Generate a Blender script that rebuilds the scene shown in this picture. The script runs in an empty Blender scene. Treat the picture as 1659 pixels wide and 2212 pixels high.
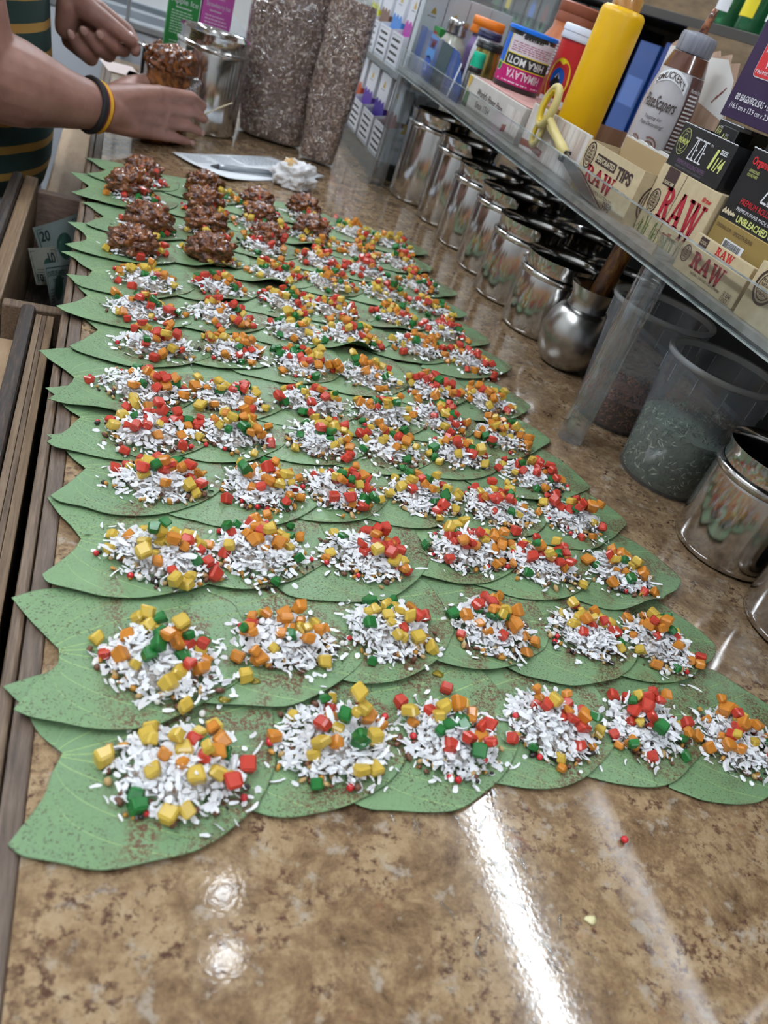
import bpy, bmesh, math, random
from math import sin, cos, pi, radians, hypot, atan2, exp, sqrt
from mathutils import Vector, Matrix, noise

scene = bpy.context.scene
COL = scene.collection
RND = random.Random(11)

# ------------------------------------------------------------------ camera
# metres; counter top is z = 0, x to the right across the counter, y along it
F_PX, YAW, PITCH, ROLL = 1707.2, 0.4579, 0.5759, 0.36743
fw = Vector((sin(YAW) * cos(PITCH), cos(YAW) * cos(PITCH), -sin(PITCH)))
r0 = Vector((cos(YAW), -sin(YAW), 0.0))
u0 = r0.cross(fw)
cr = r0 * cos(ROLL) + u0 * sin(ROLL)
cu = u0 * cos(ROLL) - r0 * sin(ROLL)
cam_d = bpy.data.cameras.new('camera')
cam = bpy.data.objects.new('camera', cam_d)
COL.objects.link(cam)
M = Matrix((cr, cu, -fw)).transposed().to_4x4()
M.translation = Vector((0, 0, 0.30))
cam.matrix_world = M
cam_d.sensor_fit = 'HORIZONTAL'
cam_d.sensor_width = 36.0
cam_d.lens = 36.0 * F_PX / 1659.0
cam_d.clip_start = 0.01
cam_d.clip_end = 50
cam_d.dof.use_dof = True
cam_d.dof.focus_distance = 0.55
cam_d.dof.aperture_fstop = 16
scene.camera = cam

# ------------------------------------------------------------------ world, exposure
world = bpy.data.worlds.new('World')
scene.world = world
world.use_nodes = True
world.node_tree.nodes['Background'].inputs[0].default_value = (0.75, 0.85, 1.0, 1)
world.node_tree.nodes['Background'].inputs[1].default_value = 0.15
scene.view_settings.view_transform = 'Standard'
scene.view_settings.look = 'None'
scene.view_settings.gamma = 1.0
scene.view_settings.use_curve_mapping = False
scene.view_settings.exposure = 0.13
scene.cycles.max_bounces = 8          # keep the many small glossy pieces affordable
scene.cycles.diffuse_bounces = 3
scene.cycles.glossy_bounces = 3
scene.cycles.transmission_bounces = 6
scene.cycles.caustics_reflective = False
scene.cycles.caustics_refractive = False
LAMP = 68.0            # radiance of the ceiling tubes
CEIL = 1.56            # ceiling height above the counter

# ------------------------------------------------------------------ material helpers
MATS = {}
def newmat(name):
    m = bpy.data.materials.new(name)
    m.use_nodes = True
    MATS[name] = m
    return m, m.node_tree.nodes, m.node_tree.links, m.node_tree.nodes['Principled BSDF']

def mat(name, col, rough=0.5, metal=0.0, col2=None, scale=40.0, bump=0.0, bscale=None, stretch=(1, 1, 1),
        coat=0.0, sss=0.0, sssr=0.004, trans=0.0, spec=0.5, lo=0.35, hi=0.65, detail=4.0, emit=0.0):
    if name in MATS:
        return MATS[name]
    m, N, L, b = newmat(name)
    b.inputs['Base Color'].default_value = (*col, 1)
    b.inputs['Roughness'].default_value = rough
    b.inputs['Metallic'].default_value = metal
    b.inputs['Specular IOR Level'].default_value = spec
    b.inputs['Coat Weight'].default_value = coat
    b.inputs['Coat Roughness'].default_value = 0.08
    b.inputs['Transmission Weight'].default_value = trans
    if sss:
        b.inputs['Subsurface Weight'].default_value = sss
        b.inputs['Subsurface Radius'].default_value = (1.0, 0.6, 0.4)
        b.inputs['Subsurface Scale'].default_value = sssr
    if emit:
        b.inputs['Emission Color'].default_value = (*col, 1)
        b.inputs['Emission Strength'].default_value = emit
    if col2 is not None or bump:
        tc = N.new('ShaderNodeTexCoord')
        mp = N.new('ShaderNodeMapping')
        mp.inputs['Scale'].default_value = stretch
        L.new(tc.outputs['Object'], mp.inputs['Vector'])
        nz = N.new('ShaderNodeTexNoise')
        nz.inputs['Scale'].default_value = scale
        nz.inputs['Detail'].default_value = detail
        L.new(mp.outputs['Vector'], nz.inputs['Vector'])
        if col2 is not None:
            rp = N.new('ShaderNodeValToRGB')
            rp.color_ramp.elements[0].position = lo
            rp.color_ramp.elements[0].color = (*col, 1)
            rp.color_ramp.elements[1].position = hi
            rp.color_ramp.elements[1].color = (*col2, 1)
            L.new(nz.outputs['Fac'], rp.inputs['Fac'])
            L.new(rp.outputs['Color'], b.inputs['Base Color'])
        if bump:
            nb = nz
            if bscale:
                nb = N.new('ShaderNodeTexNoise')
                nb.inputs['Scale'].default_value = bscale
                L.new(mp.outputs['Vector'], nb.inputs['Vector'])
            bp = N.new('ShaderNodeBump')
            bp.inputs['Strength'].default_value = bump
            bp.inputs['Distance'].default_value = 0.002
            L.new(nb.outputs['Fac'], bp.inputs['Height'])
            L.new(bp.outputs['Normal'], b.inputs['Normal'])
    return m

def sheet(name, tint=(0.95, 0.97, 0.97), rough=0.05, base=0.06, edge=0.6, body=None, bodyfac=0.0, bump=0.0):
    """thin clear plastic: see-through, with a fresnel gloss and an optional cloudy body"""
    m, N, L, b = newmat(name)
    N.remove(b)
    out = [n for n in N if n.type == 'OUTPUT_MATERIAL'][0]
    tr = N.new('ShaderNodeBsdfTransparent'); tr.inputs[0].default_value = (*tint, 1)
    gl = N.new('ShaderNodeBsdfGlossy'); gl.inputs['Roughness'].default_value = rough
    gl.inputs['Color'].default_value = (0.95, 0.97, 1, 1)
    lw = N.new('ShaderNodeLayerWeight'); lw.inputs['Blend'].default_value = 0.25
    mr = N.new('ShaderNodeMapRange')
    mr.inputs['To Min'].default_value = base; mr.inputs['To Max'].default_value = edge
    L.new(lw.outputs['Facing'], mr.inputs['Value'])
    src = tr
    if body:
        df = N.new('ShaderNodeBsdfDiffuse'); df.inputs[0].default_value = (*body, 1)
        tl = N.new('ShaderNodeBsdfTranslucent'); tl.inputs[0].default_value = (*body, 1)
        ad = N.new('ShaderNodeMixShader'); ad.inputs[0].default_value = 0.5
        L.new(df.outputs[0], ad.inputs[1]); L.new(tl.outputs[0], ad.inputs[2])
        mx = N.new('ShaderNodeMixShader'); mx.inputs[0].default_value = bodyfac
        L.new(tr.outputs[0], mx.inputs[1]); L.new(ad.outputs[0], mx.inputs[2])
        src = mx
    m2 = N.new('ShaderNodeMixShader')
    L.new(mr.outputs[0], m2.inputs[0]); L.new(src.outputs[0], m2.inputs[1]); L.new(gl.outputs[0], m2.inputs[2])
    L.new(m2.outputs[0], out.inputs[0])
    if bump:
        tc = N.new('ShaderNodeTexCoord'); nz = N.new('ShaderNodeTexNoise'); nz.inputs['Scale'].default_value = 45
        nz.inputs['Distortion'].default_value = 1.5
        bp = N.new('ShaderNodeBump'); bp.inputs['Strength'].default_value = bump; bp.inputs['Distance'].default_value = 0.01
        L.new(tc.outputs['Object'], nz.inputs['Vector']); L.new(nz.outputs['Fac'], bp.inputs['Height'])
        L.new(bp.outputs['Normal'], gl.inputs['Normal'])
    return m

def plain(name, hexs, rough=0.6, **k):
    """hexs: sRGB hex"""
    c = [int(hexs[i:i + 2], 16) / 255 for i in (0, 2, 4)]
    c = [x / 12.92 if x <= 0.04045 else ((x + 0.055) / 1.055) ** 2.4 for x in c]
    return mat(name, c, rough, **k)

# ------------------------------------------------------------------ object helpers
def link(o, parent=None):
    COL.objects.link(o)
    if parent is not None:
        o.parent = parent
    return o

def tag(o, label, cat, group=None, kind=None):
    o['label'] = label
    if cat: o['category'] = cat
    if group: o['group'] = group
    if kind: o['kind'] = kind
    return o

def thing(name, label, cat, loc=(0, 0, 0), rz=0.0, group=None, rot=None):
    o = bpy.data.objects.new(name, None)
    o.empty_display_size = 0.02
    link(o)
    o.location = loc
    o.rotation_euler = rot if rot else (0, 0, rz)
    return tag(o, label, cat, group)

def mesh(name, V, Fc, mats, parent=None, smooth=False, idx=None, loc=None):
    me = bpy.data.meshes.new(name)
    me.from_pydata([tuple(v) for v in V], [], Fc)
    if not isinstance(mats, (list, tuple)): mats = [mats]
    for m in mats: me.materials.append(m)
    if idx: me.polygons.foreach_set('material_index', idx)
    if smooth: me.polygons.foreach_set('use_smooth', [True] * len(me.polygons))
    me.validate(); me.update()
    o = bpy.data.objects.new(name, me)
    link(o, parent)
    if loc: o.location = loc
    return o

def bmobj(name, bm, mats, parent=None, smooth=False, angle=None):
    bmesh.ops.recalc_face_normals(bm, faces=bm.faces[:])
    me = bpy.data.meshes.new(name)
    bm.to_mesh(me); bm.free()
    if not isinstance(mats, (list, tuple)): mats = [mats]
    for m in mats: me.materials.append(m)
    if smooth:
        me.polygons.foreach_set('use_smooth', [True] * len(me.polygons))
        if angle: me.set_sharp_from_angle(angle=radians(angle))
    o = bpy.data.objects.new(name, me)
    return link(o, parent)

def box_bm(x0, x1, y0, y1, z0, z1, bev=0.0, seg=2, bm=None):
    bm2 = bmesh.new()
    bmesh.ops.create_cube(bm2, size=1.0)
    for v in bm2.verts:
        v.co = Vector(((x0 + x1) / 2 + v.co.x * (x1 - x0), (y0 + y1) / 2 + v.co.y * (y1 - y0), (z0 + z1) / 2 + v.co.z * (z1 - z0)))
    if bev:
        bmesh.ops.bevel(bm2, geom=bm2.edges[:], offset=bev, segments=seg, affect='EDGES', profile=0.5)
    if bm is None: return bm2
    me = bpy.data.meshes.new('t'); bm2.to_mesh(me); bm2.free()
    bm.from_mesh(me); bpy.data.meshes.remove(me)
    return bm

def box(name, x0, x1, y0, y1, z0, z1, m, parent=None, bev=0.0, seg=2):
    return bmobj(name, box_bm(x0, x1, y0, y1, z0, z1, bev, seg), m, parent)

def lathe(name, prof, m, parent=None, n=48, loc=(0, 0, 0), smooth=True, angle=50, squash=1.0, cap=False):
    """prof: (radius, z) from the outside bottom round to the inside"""
    V, Fc = [], []
    for r, z in prof:
        for i in range(n):
            a = 2 * pi * i / n
            V.append((r * cos(a) + loc[0], r * squash * sin(a) + loc[1], z + loc[2]))
    for j in range(len(prof) - 1):
        for i in range(n):
            k = (i + 1) % n
            Fc.append((j * n + i, j * n + k, (j + 1) * n + k, (j + 1) * n + i))
    if cap:
        Fc.append(tuple(range(n - 1, -1, -1)))
        Fc.append(tuple(range((len(prof) - 1) * n, len(prof) * n)))
    o = mesh(name, V, Fc, m, parent)
    me = o.data
    bm = bmesh.new(); bm.from_mesh(me)
    bmesh.ops.remove_doubles(bm, verts=bm.verts[:], dist=1e-6)
    bmesh.ops.recalc_face_normals(bm, faces=bm.faces[:])
    bm.to_mesh(me); bm.free()
    if smooth:
        me.polygons.foreach_set('use_smooth', [True] * len(me.polygons))
        me.set_sharp_from_angle(angle=radians(angle))
    return o

def tube_geo(pts, rad, n=10, V=None, Fc=None, closed=False):
    """a swept round tube; rad is one number or one per point"""
    if V is None: V, Fc = [], []
    pts = [Vector(p) for p in pts]
    base = len(V)
    m = len(pts)
    rad = rad if isinstance(rad, (list, tuple)) else [rad] * m
    t0 = (pts[1] - pts[0]).normalized()
    ref = Vector((0, 0, 1)) if abs(t0.z) < 0.9 else Vector((1, 0, 0))
    nrm = t0.cross(ref).normalized()
    for i, p in enumerate(pts):
        if closed: t = (pts[(i + 1) % m] - pts[i - 1]).normalized()
        else: t = (pts[min(i + 1, m - 1)] - pts[max(i - 1, 0)]).normalized()
        nrm = (nrm - t * nrm.dot(t)).normalized()
        b = t.cross(nrm)
        for k in range(n):
            a = 2 * pi * k / n
            V.append(p + (nrm * cos(a) + b * sin(a)) * rad[i])
    for i in range(m if closed else m - 1):
        for k in range(n):
            k2 = (k + 1) % n
            i2 = (i + 1) % m
            Fc.append((base + i * n + k, base + i * n + k2, base + i2 * n + k2, base + i2 * n + k))
    if not closed:
        Fc.append(tuple(base + k for k in range(n - 1, -1, -1)))
        Fc.append(tuple(base + (m - 1) * n + k for k in range(n)))
    return V, Fc

def tube(name, pts, rad, m, parent=None, n=10, closed=False):
    V, Fc = tube_geo(pts, rad, n, None, None, closed)
    return mesh(name, V, Fc, m, parent, smooth=True)

# ------------------------------------------------------------------ printing: lettering and flat shapes on faces
_txt = {}
def text_geo(s, bold=0.0, shear=0.0, space=1.0):
    key = (s, bold, shear, space)
    if key in _txt: return _txt[key]
    c = bpy.data.curves.new('t', 'FONT')
    c.body = s; c.offset = bold; c.shear = shear; c.space_character = space
    c.resolution_u = 3
    o = bpy.data.objects.new('t', c)
    me = bpy.data.meshes.new_from_object(o)
    V = [(v.co.x, v.co.y) for v in me.vertices]
    Fc = [tuple(p.vertices) for p in me.polygons]
    bpy.data.objects.remove(o); bpy.data.meshes.remove(me); bpy.data.curves.remove(c)
    if V:
        x0 = min(v[0] for v in V); x1 = max(v[0] for v in V); y0 = min(v[1] for v in V); y1 = max(v[1] for v in V)
        V = [((x - x0) / (x1 - x0 + 1e-9), (y - y0) / (y1 - y0 + 1e-9)) for x, y in V]
        asp = (x1 - x0) / (y1 - y0 + 1e-9)
    else: asp = 1
    _txt[key] = (V, Fc, asp)
    return _txt[key]

class Print:
    """flat ink on a face: fn maps (x right, y up) in metres to a point of the parent's space"""
    CARRIER = ('carton', 'front_panel', 'body', 'pack_body', 'label_front', 'sheet', 'note', 'card', 'black_half', 'torn_front', 'white_half', 'header_board')
    def __init__(self, parent, fn, on=None):
        # print is a piece of the part that carries it
        self.fn = fn
        self.p = parent
        kids = {c.name.split('.')[0]: c for c in reversed([o for o in COL.objects if o.parent == parent])}
        for k in ((on,) if on else self.CARRIER):
            if k in kids:
                self.p = kids[k]; break
    def put(self, name, pts, Fc, m, lab=None):
        o = mesh(name, [self.fn(x, y) for x, y in pts], Fc, m, self.p)
        if lab: o['label'] = lab
        return o
    def text(self, s, x, y, h, m, w=None, bold=0.0, shear=0.0, rot=0.0, flip=False, name='lettering', arc=None, space=1.0, sub=False):
        V, Fc, asp = text_geo(s, bold, shear, space)
        w = w or asp * h
        pts = [(px * w, py * h) for px, py in V]
        if flip: pts = [(w - a, h - b) for a, b in pts]
        if arc:                                   # arc = rise of the line's middle
            pts = [(a, b + arc * (1 - (2 * a / w - 1) ** 2)) for a, b in pts]
        c, s_ = cos(rot), sin(rot)
        pts = [(x + a * c - b * s_, y + a * s_ + b * c) for a, b in pts]
        return self.put(name, pts, Fc, m)
    def rect(self, x, y, w, h, m, name='print_panel', n=1, rot=0.0, slant=0.0):
        pts = []
        for i in range(n + 1):
            pts += [(i * w / n, 0), (i * w / n + slant, h)]
        c, s_ = cos(rot), sin(rot)
        pts = [(x + a * c - b * s_, y + a * s_ + b * c) for a, b in pts]
        return self.put(name, pts, [(2 * i, 2 * i + 2, 2 * i + 3, 2 * i + 1) for i in range(n)], m)
    def poly(self, pts, m, name='print_shape'):
        return self.put(name, pts, [tuple(range(len(pts)))], m)
    def ell(self, cx, cy, a, b, m, name='print_shape', n=28, a0=0, a1=2 * pi):
        return self.put(name, [(cx + a * cos(2 * pi * i / n), cy + b * sin(2 * pi * i / n)) for i in range(n)], [tuple(range(n))], m)
    def ring(self, cx, cy, a, b, t, m, name='print_ring', n=32, a0=0.0, a1=2 * pi):
        pts, Fc = [], []
        for i in range(n + 1):
            q = a0 + (a1 - a0) * i / n
            pts += [(cx + a * cos(q), cy + b * sin(q)), (cx + (a - t) * cos(q), cy + (b - t) * sin(q))]
        Fc = [(2 * i, 2 * i + 2, 2 * i + 3, 2 * i + 1) for i in range(n)]
        return self.put(name, pts, Fc, m)
    def strokes(self, lines, wd, m, name='lettering'):
        """polylines drawn with a pen of width wd"""
        pts, Fc = [], []
        for ln in lines:
            b = len(pts)
            for i, (x, y) in enumerate(ln):
                x1, y1 = ln[min(i + 1, len(ln) - 1)]; x0, y0 = ln[max(i - 1, 0)]
                dx, dy = x1 - x0, y1 - y0
                l = hypot(dx, dy) or 1
                nx, ny = -dy / l * wd / 2, dx / l * wd / 2
                pts += [(x + nx, y + ny), (x - nx, y - ny)]
            Fc += [(b + 2 * i, b + 2 * i + 1, b + 2 * i + 3, b + 2 * i + 2) for i in range(len(ln) - 1)]
        return self.put(name, pts, Fc, m)
    def lines_block(self, x, y, w, h, n, m, seed=0, name='fine_print', fill=0.5, ragged=0.25):
        """rows of unreadably small print"""
        r = random.Random(seed)
        pts, Fc = [], []
        for i in range(n):
            yy = y + h - (i + 0.5) * h / n
            xx = x
            end = x + w * (1 - ragged * r.random())
            while xx < end:
                l = min(end - xx, w * r.uniform(0.05, 0.16))
                b = len(pts)
                t = h / n * fill
                pts += [(xx, yy - t / 2), (xx + l, yy - t / 2), (xx + l, yy + t / 2), (xx, yy + t / 2)]
                Fc.append((b, b + 1, b + 2, b + 3))
                xx += l + w * 0.025
        o = self.put(name, pts, Fc, m)
        o['kind'] = 'stuff'
        return o

EPS = 0.00035
def front(o, w=0, off=0.0):
    """front face of a product: local x right, z up, y = 0 facing out"""
    return Print(o, lambda x, z: (x, -EPS - off, z))
def side_right(o, w):
    """near side face, seen at the right of the front"""
    return Print(o, lambda x, z: (w + EPS, x, z))
def wrap(o, R, off=0.0, squash=1.0):
    return Print(o, lambda x, z: ((R + EPS + off) * sin(x / R), -(R + EPS + off) * squash * cos(x / R), z))

def product(name, label, cat, X, Yfar, z, rz=0.0, group=None):
    """local x runs towards the camera along the shelf, local y into the shelf"""
    return thing(name, label, cat, (X, Yfar, z), -pi / 2 + rz, group)
# ================================================================== materials of the place
def wood_mat(name, c1, c2, c3, scale=30, stretch=(8, 0.6, 8), rough=0.5, bump=0.25):
    m, N, L, b = newmat(name)
    tc = N.new('ShaderNodeTexCoord'); mp = N.new('ShaderNodeMapping'); mp.inputs['Scale'].default_value = stretch
    L.new(tc.outputs['Object'], mp.inputs['Vector'])
    nz = N.new('ShaderNodeTexNoise'); nz.inputs['Scale'].default_value = scale; nz.inputs['Detail'].default_value = 8
    nz.inputs['Roughness'].default_value = 0.65
    L.new(mp.outputs['Vector'], nz.inputs['Vector'])
    rp = N.new('ShaderNodeValToRGB'); e = rp.color_ramp.elements
    e[0].position = 0.3; e[0].color = (*c1, 1)
    e[1].position = 0.72; e[1].color = (*c3, 1)
    k = e.new(0.5); k.color = (*c2, 1)
    L.new(nz.outputs['Fac'], rp.inputs['Fac']); L.new(rp.outputs['Color'], b.inputs['Base Color'])
    b.inputs['Roughness'].default_value = rough
    bp = N.new('ShaderNodeBump'); bp.inputs['Strength'].default_value = bump; bp.inputs['Distance'].default_value = 0.0015
    L.new(nz.outputs['Fac'], bp.inputs['Height']); L.new(bp.outputs['Normal'], b.inputs['Normal'])
    return m

def counter_mat():
    m, N, L, b = newmat('counter_laminate')
    tc = N.new('ShaderNodeTexCoord')
    def nz(scale, det=6, rgh=0.6, dist=0.0):
        n = N.new('ShaderNodeTexNoise'); n.inputs['Scale'].default_value = scale; n.inputs['Detail'].default_value = det
        n.inputs['Roughness'].default_value = rgh; n.inputs['Distortion'].default_value = dist
        L.new(tc.outputs['Object'], n.inputs['Vector']); return n
    def ramp(src, pts):
        r = N.new('ShaderNodeValToRGB'); e = r.color_ramp.elements
        e[0].position, e[0].color = pts[0][0], (*pts[0][1], 1)
        e[1].position, e[1].color = pts[-1][0], (*pts[-1][1], 1)
        for p, c in pts[1:-1]:
            q = e.new(p); q.color = (*c, 1)
        L.new(src, r.inputs['Fac']); return r
    def mix(fac, a, c, mode='MIX'):
        x = N.new('ShaderNodeMix'); x.data_type = 'RGBA'; x.blend_type = mode
        L.new(fac, x.inputs['Factor'])
        for s, v in (('A', a), ('B', c)):
            if isinstance(v, tuple): x.inputs[s if False else (6 if s == 'A' else 7)].default_value = (*v, 1)
            else: L.new(v, x.inputs[6 if s == 'A' else 7])
        return x.outputs[2]
    big = ramp(nz(34, 10, 0.78, 0.25).outputs['Fac'], [(0.34, (0.072, 0.041, 0.022)), (0.45, (0.20, 0.127, 0.068)), (0.56, (0.32, 0.218, 0.122)), (0.68, (0.425, 0.32, 0.205))])
    W = (1, 1, 1); B = (0, 0, 0)
    sp = ramp(nz(210, 6, 0.75, 0.2).outputs['Fac'], [(0.50, B), (0.60, W)])
    reg = ramp(nz(34, 4, 0.6).outputs['Fac'], [(0.40, B), (0.56, W)])
    mm = N.new('ShaderNodeMath'); mm.operation = 'MULTIPLY'
    L.new(sp.outputs['Color'], mm.inputs[0]); L.new(reg.outputs['Color'], mm.inputs[1])
    c1 = mix(mm.outputs[0], big.outputs['Color'], (0.075, 0.036, 0.022))
    lt = ramp(nz(85, 5, 0.65, 0.2).outputs['Fac'], [(0.58, B), (0.67, W)])
    lf = N.new('ShaderNodeMath'); lf.operation = 'MULTIPLY'; lf.inputs[1].default_value = 0.6
    L.new(lt.outputs['Color'], lf.inputs[0])
    c2 = mix(lf.outputs[0], c1, (0.40, 0.35, 0.295))
    rd = ramp(nz(48, 5, 0.7, 0.5).outputs['Fac'], [(0.62, B), (0.72, W)])
    rf = N.new('ShaderNodeMath'); rf.operation = 'MULTIPLY'; rf.inputs[1].default_value = 0.5
    L.new(rd.outputs['Color'], rf.inputs[0])
    c3 = mix(rf.outputs[0], c2, (0.20, 0.075, 0.035))
    L.new(c3, b.inputs['Base Color'])
    b.inputs['Specular IOR Level'].default_value = 0.6
    rr = ramp(nz(300, 2).outputs['Fac'], [(0.3, (0.045, 0.045, 0.045)), (0.7, (0.09, 0.09, 0.09))])
    L.new(rr.outputs['Color'], b.inputs['Roughness'])
    bp = N.new('ShaderNodeBump'); bp.inputs['Strength'].default_value = 0.03; bp.inputs['Distance'].default_value = 0.001
    L.new(nz(420, 2).outputs['Fac'], bp.inputs['Height']); L.new(bp.outputs['Normal'], b.inputs['Normal'])
    return m

M_counter = counter_mat()
M_trim = wood_mat('trim_wood', (0.035, 0.020, 0.013), (0.088, 0.056, 0.037), (0.155, 0.108, 0.076), scale=70)
M_trim2 = wood_mat('trim_wood_worn', (0.05, 0.028, 0.016), (0.115, 0.072, 0.042), (0.185, 0.125, 0.08), scale=60)
M_darkwood = wood_mat('dark_wood', (0.008, 0.006, 0.006), (0.026, 0.017, 0.013), (0.11, 0.066, 0.04), scale=60, rough=0.6)
M_ply = wood_mat('plywood_edge', (0.085, 0.050, 0.026), (0.165, 0.104, 0.056), (0.24, 0.16, 0.09), scale=18, stretch=(30, 1.2, 8))
M_lightwood = wood_mat('light_wood', (0.30, 0.185, 0.105), (0.42, 0.29, 0.175), (0.5, 0.37, 0.24), scale=9, stretch=(5, 1.0, 5), bump=0.08)
M_pinkwood = wood_mat('drawer_wood', (0.11, 0.065, 0.05), (0.19, 0.12, 0.09), (0.26, 0.175, 0.135), scale=22, stretch=(3, 3, 12), bump=0.08)
M_black = mat('shadow_black', (0.008, 0.008, 0.009), 0.6)  # near-black colour standing in for shade under counter edge and shelf
M_wall = mat('wall_paint', (0.62, 0.62, 0.6), 0.8, col2=(0.56, 0.56, 0.55), scale=6)
M_ceiling = mat('ceiling_paint', (0.8, 0.8, 0.8), 0.9)
M_floor = mat('floor_tile', (0.17, 0.12, 0.085), 0.5, col2=(0.28, 0.21, 0.15), scale=8)
M_brownwall = wood_mat('panel_brown', (0.07, 0.045, 0.02), (0.14, 0.088, 0.04), (0.2, 0.13, 0.065), scale=10, stretch=(2, 1, 5), bump=0.05)
M_steel = mat('stainless_steel', (0.66, 0.65, 0.64), 0.13, metal=1.0, col2=(0.55, 0.545, 0.54), scale=14, stretch=(6, 6, 0.3))
M_steel_dull = mat('brushed_steel', (0.5, 0.49, 0.475), 0.27, metal=1.0, col2=(0.4, 0.39, 0.375), scale=30)
M_chrome = mat('chrome', (0.75, 0.75, 0.76), 0.09, metal=1.0)
M_acrylic = sheet('clear_acrylic', (0.93, 0.95, 0.95), 0.05, 0.03, 0.30, body=(0.5, 0.53, 0.54), bodyfac=0.03)
M_acrylic_edge = mat('acrylic_edge', (0.42, 0.46, 0.46), 0.15, col2=(0.2, 0.23, 0.23), scale=60, coat=0.5)
M_white = mat('white_card', (0.78, 0.79, 0.82), 0.55)

def structure(o):
    o['kind'] = 'structure'
    return o

# ================================================================== the room
FLOOR = -0.95
structure(box('floor', -1.7, 2.2, -1.9, 3.5, FLOOR - 0.05, FLOOR, M_floor))
structure(box('ceiling', -1.7, 2.2, -1.9, 3.5, CEIL, CEIL + 0.05, M_ceiling))
structure(box('wall_left', -1.75, -1.7, -1.9, 3.5, FLOOR, CEIL, M_wall))
structure(box('wall_right', 2.2, 2.25, -1.9, 3.5, FLOOR, CEIL, M_brownwall))
structure(box('wall_far', -1.7, 2.2, 3.5, 3.55, FLOOR, CEIL, M_wall))
structure(box('wall_near', -1.7, 2.2, -1.95, -1.9, FLOOR, CEIL, M_wall))

# one tube lamp mirrored in the counter; unseen twin-tube lamps added for soft shading
M_tube = mat('lamp_tube', (0.86, 0.93, 1.0), 0.4, emit=LAMP)
M_fix = mat('lamp_housing', (0.8, 0.8, 0.8), 0.5)
def tube_lamp(x, y0, y1, label, across=False, d=0.028, n=2, tr=0.013, hw=0.07, tz=0.006):
    t = thing('ceiling_lamp', label, 'lamp', (x, (y0 + y1) / 2, CEIL - 0.09), pi / 2 if across else 0, 'fluorescent ceiling lamps')
    L = (y1 - y0) / 2
    box('housing', -hw, hw, -L, L, 0.03, 0.09, M_fix, t, 0.006)
    for s in ((-1, 1) if n == 2 else (0,)):
        tube('lamp_tube', [(s * d, -L + 0.02, tz), (s * d, L - 0.02, tz)], tr, M_tube, t, 12)
tube_lamp(1.16, -0.05, 1.22, 'single tube ceiling lamp above the shelf, mirrored in the counter front', n=1, tr=0.0095, hw=0.15, tz=0.0195)  # housing widened to keep the tube's light off the ceiling
tube_lamp(-0.75, -0.1, 1.15, 'added unseen twin tube ceiling lamp over the seller side')
tube_lamp(-0.75, 1.75, 3.0, 'added unseen twin tube ceiling lamp over the far seller side')
tube_lamp(0.62, 1.95, 3.2, 'added unseen twin tube ceiling lamp over the far end of the counter')
tube_lamp(0.25, -1.7, -0.55, 'added unseen twin tube ceiling lamp behind the viewer')
M_spot = mat('spot_disc', (0.9, 0.95, 1.0), 0.4, emit=LAMP * 0.35)
for i, (x, y) in enumerate(((0.43, 0.94), (0.42, 0.79))):
    t = thing('ceiling_spot', ('round ceiling spot lamp farther along the counter', 'round ceiling spot lamp nearer the viewer')[i], 'lamp', (x, y, CEIL - 0.03), 0, 'small round ceiling lamps')
    lathe('ring', [(0.034, 0.03), (0.036, 0.0), (0.027, -0.003), (0.026, 0.01)], M_fix, t, 24)
    lathe('spot_disc', [(0.0001, 0.002), (0.026, 0.002), (0.026, 0.012), (0.0001, 0.012)], M_spot, t, 24)

# ================================================================== counter
ct = thing('counter', 'long shop counter with glossy mottled brown stone-pattern top', 'counter', (0.4, 0.8, FLOOR))
LZ = -FLOOR
def cbox(name, x0, x1, y0, y1, z0, z1, m, bev=0.0):
    return box(name, x0 - 0.4, x1 - 0.4, y0 - 0.8, y1 - 0.8, z0 + LZ, z1 + LZ, m, ct, bev)
cbox('countertop', -0.0035, 0.86, -0.45, 1.80, -0.03, 0.0, M_counter, 0.0008)
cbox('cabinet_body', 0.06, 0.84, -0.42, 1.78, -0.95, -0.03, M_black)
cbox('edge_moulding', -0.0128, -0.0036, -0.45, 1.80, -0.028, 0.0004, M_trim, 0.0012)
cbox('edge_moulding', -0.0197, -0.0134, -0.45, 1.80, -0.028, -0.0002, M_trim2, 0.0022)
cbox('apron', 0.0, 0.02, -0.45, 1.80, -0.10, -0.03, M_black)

# seller-side cabinet below the counter edge: a frame with drawers
sc = thing('drawer_cabinet', 'worn wooden drawer cabinet frame under the counter edge', 'cabinet', (-0.2, 0.8, FLOOR))
def sbox(name, x0, x1, y0, y1, z0, z1, m, par=None, bev=0.0):
    return box(name, x0 + 0.2, x1 + 0.2, y0 - 0.8, y1 - 0.8, z0 + LZ, z1 + LZ, m, par or sc, bev)
sbox('side_panel', -0.06, -0.005, 1.72, 1.76, -0.95, -0.12, M_lightwood)
sbox('side_panel', -0.06, -0.005, -0.42, -0.38, -0.95, -0.20, M_darkwood)
sbox('lower_panel', -0.06, -0.005, -0.38, 1.72, -0.95, -0.20, M_darkwood)
sbox('door_panel', -0.070, -0.024, 1.14, 1.70, -0.30, -0.085, M_lightwood, None, 0.003)

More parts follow.
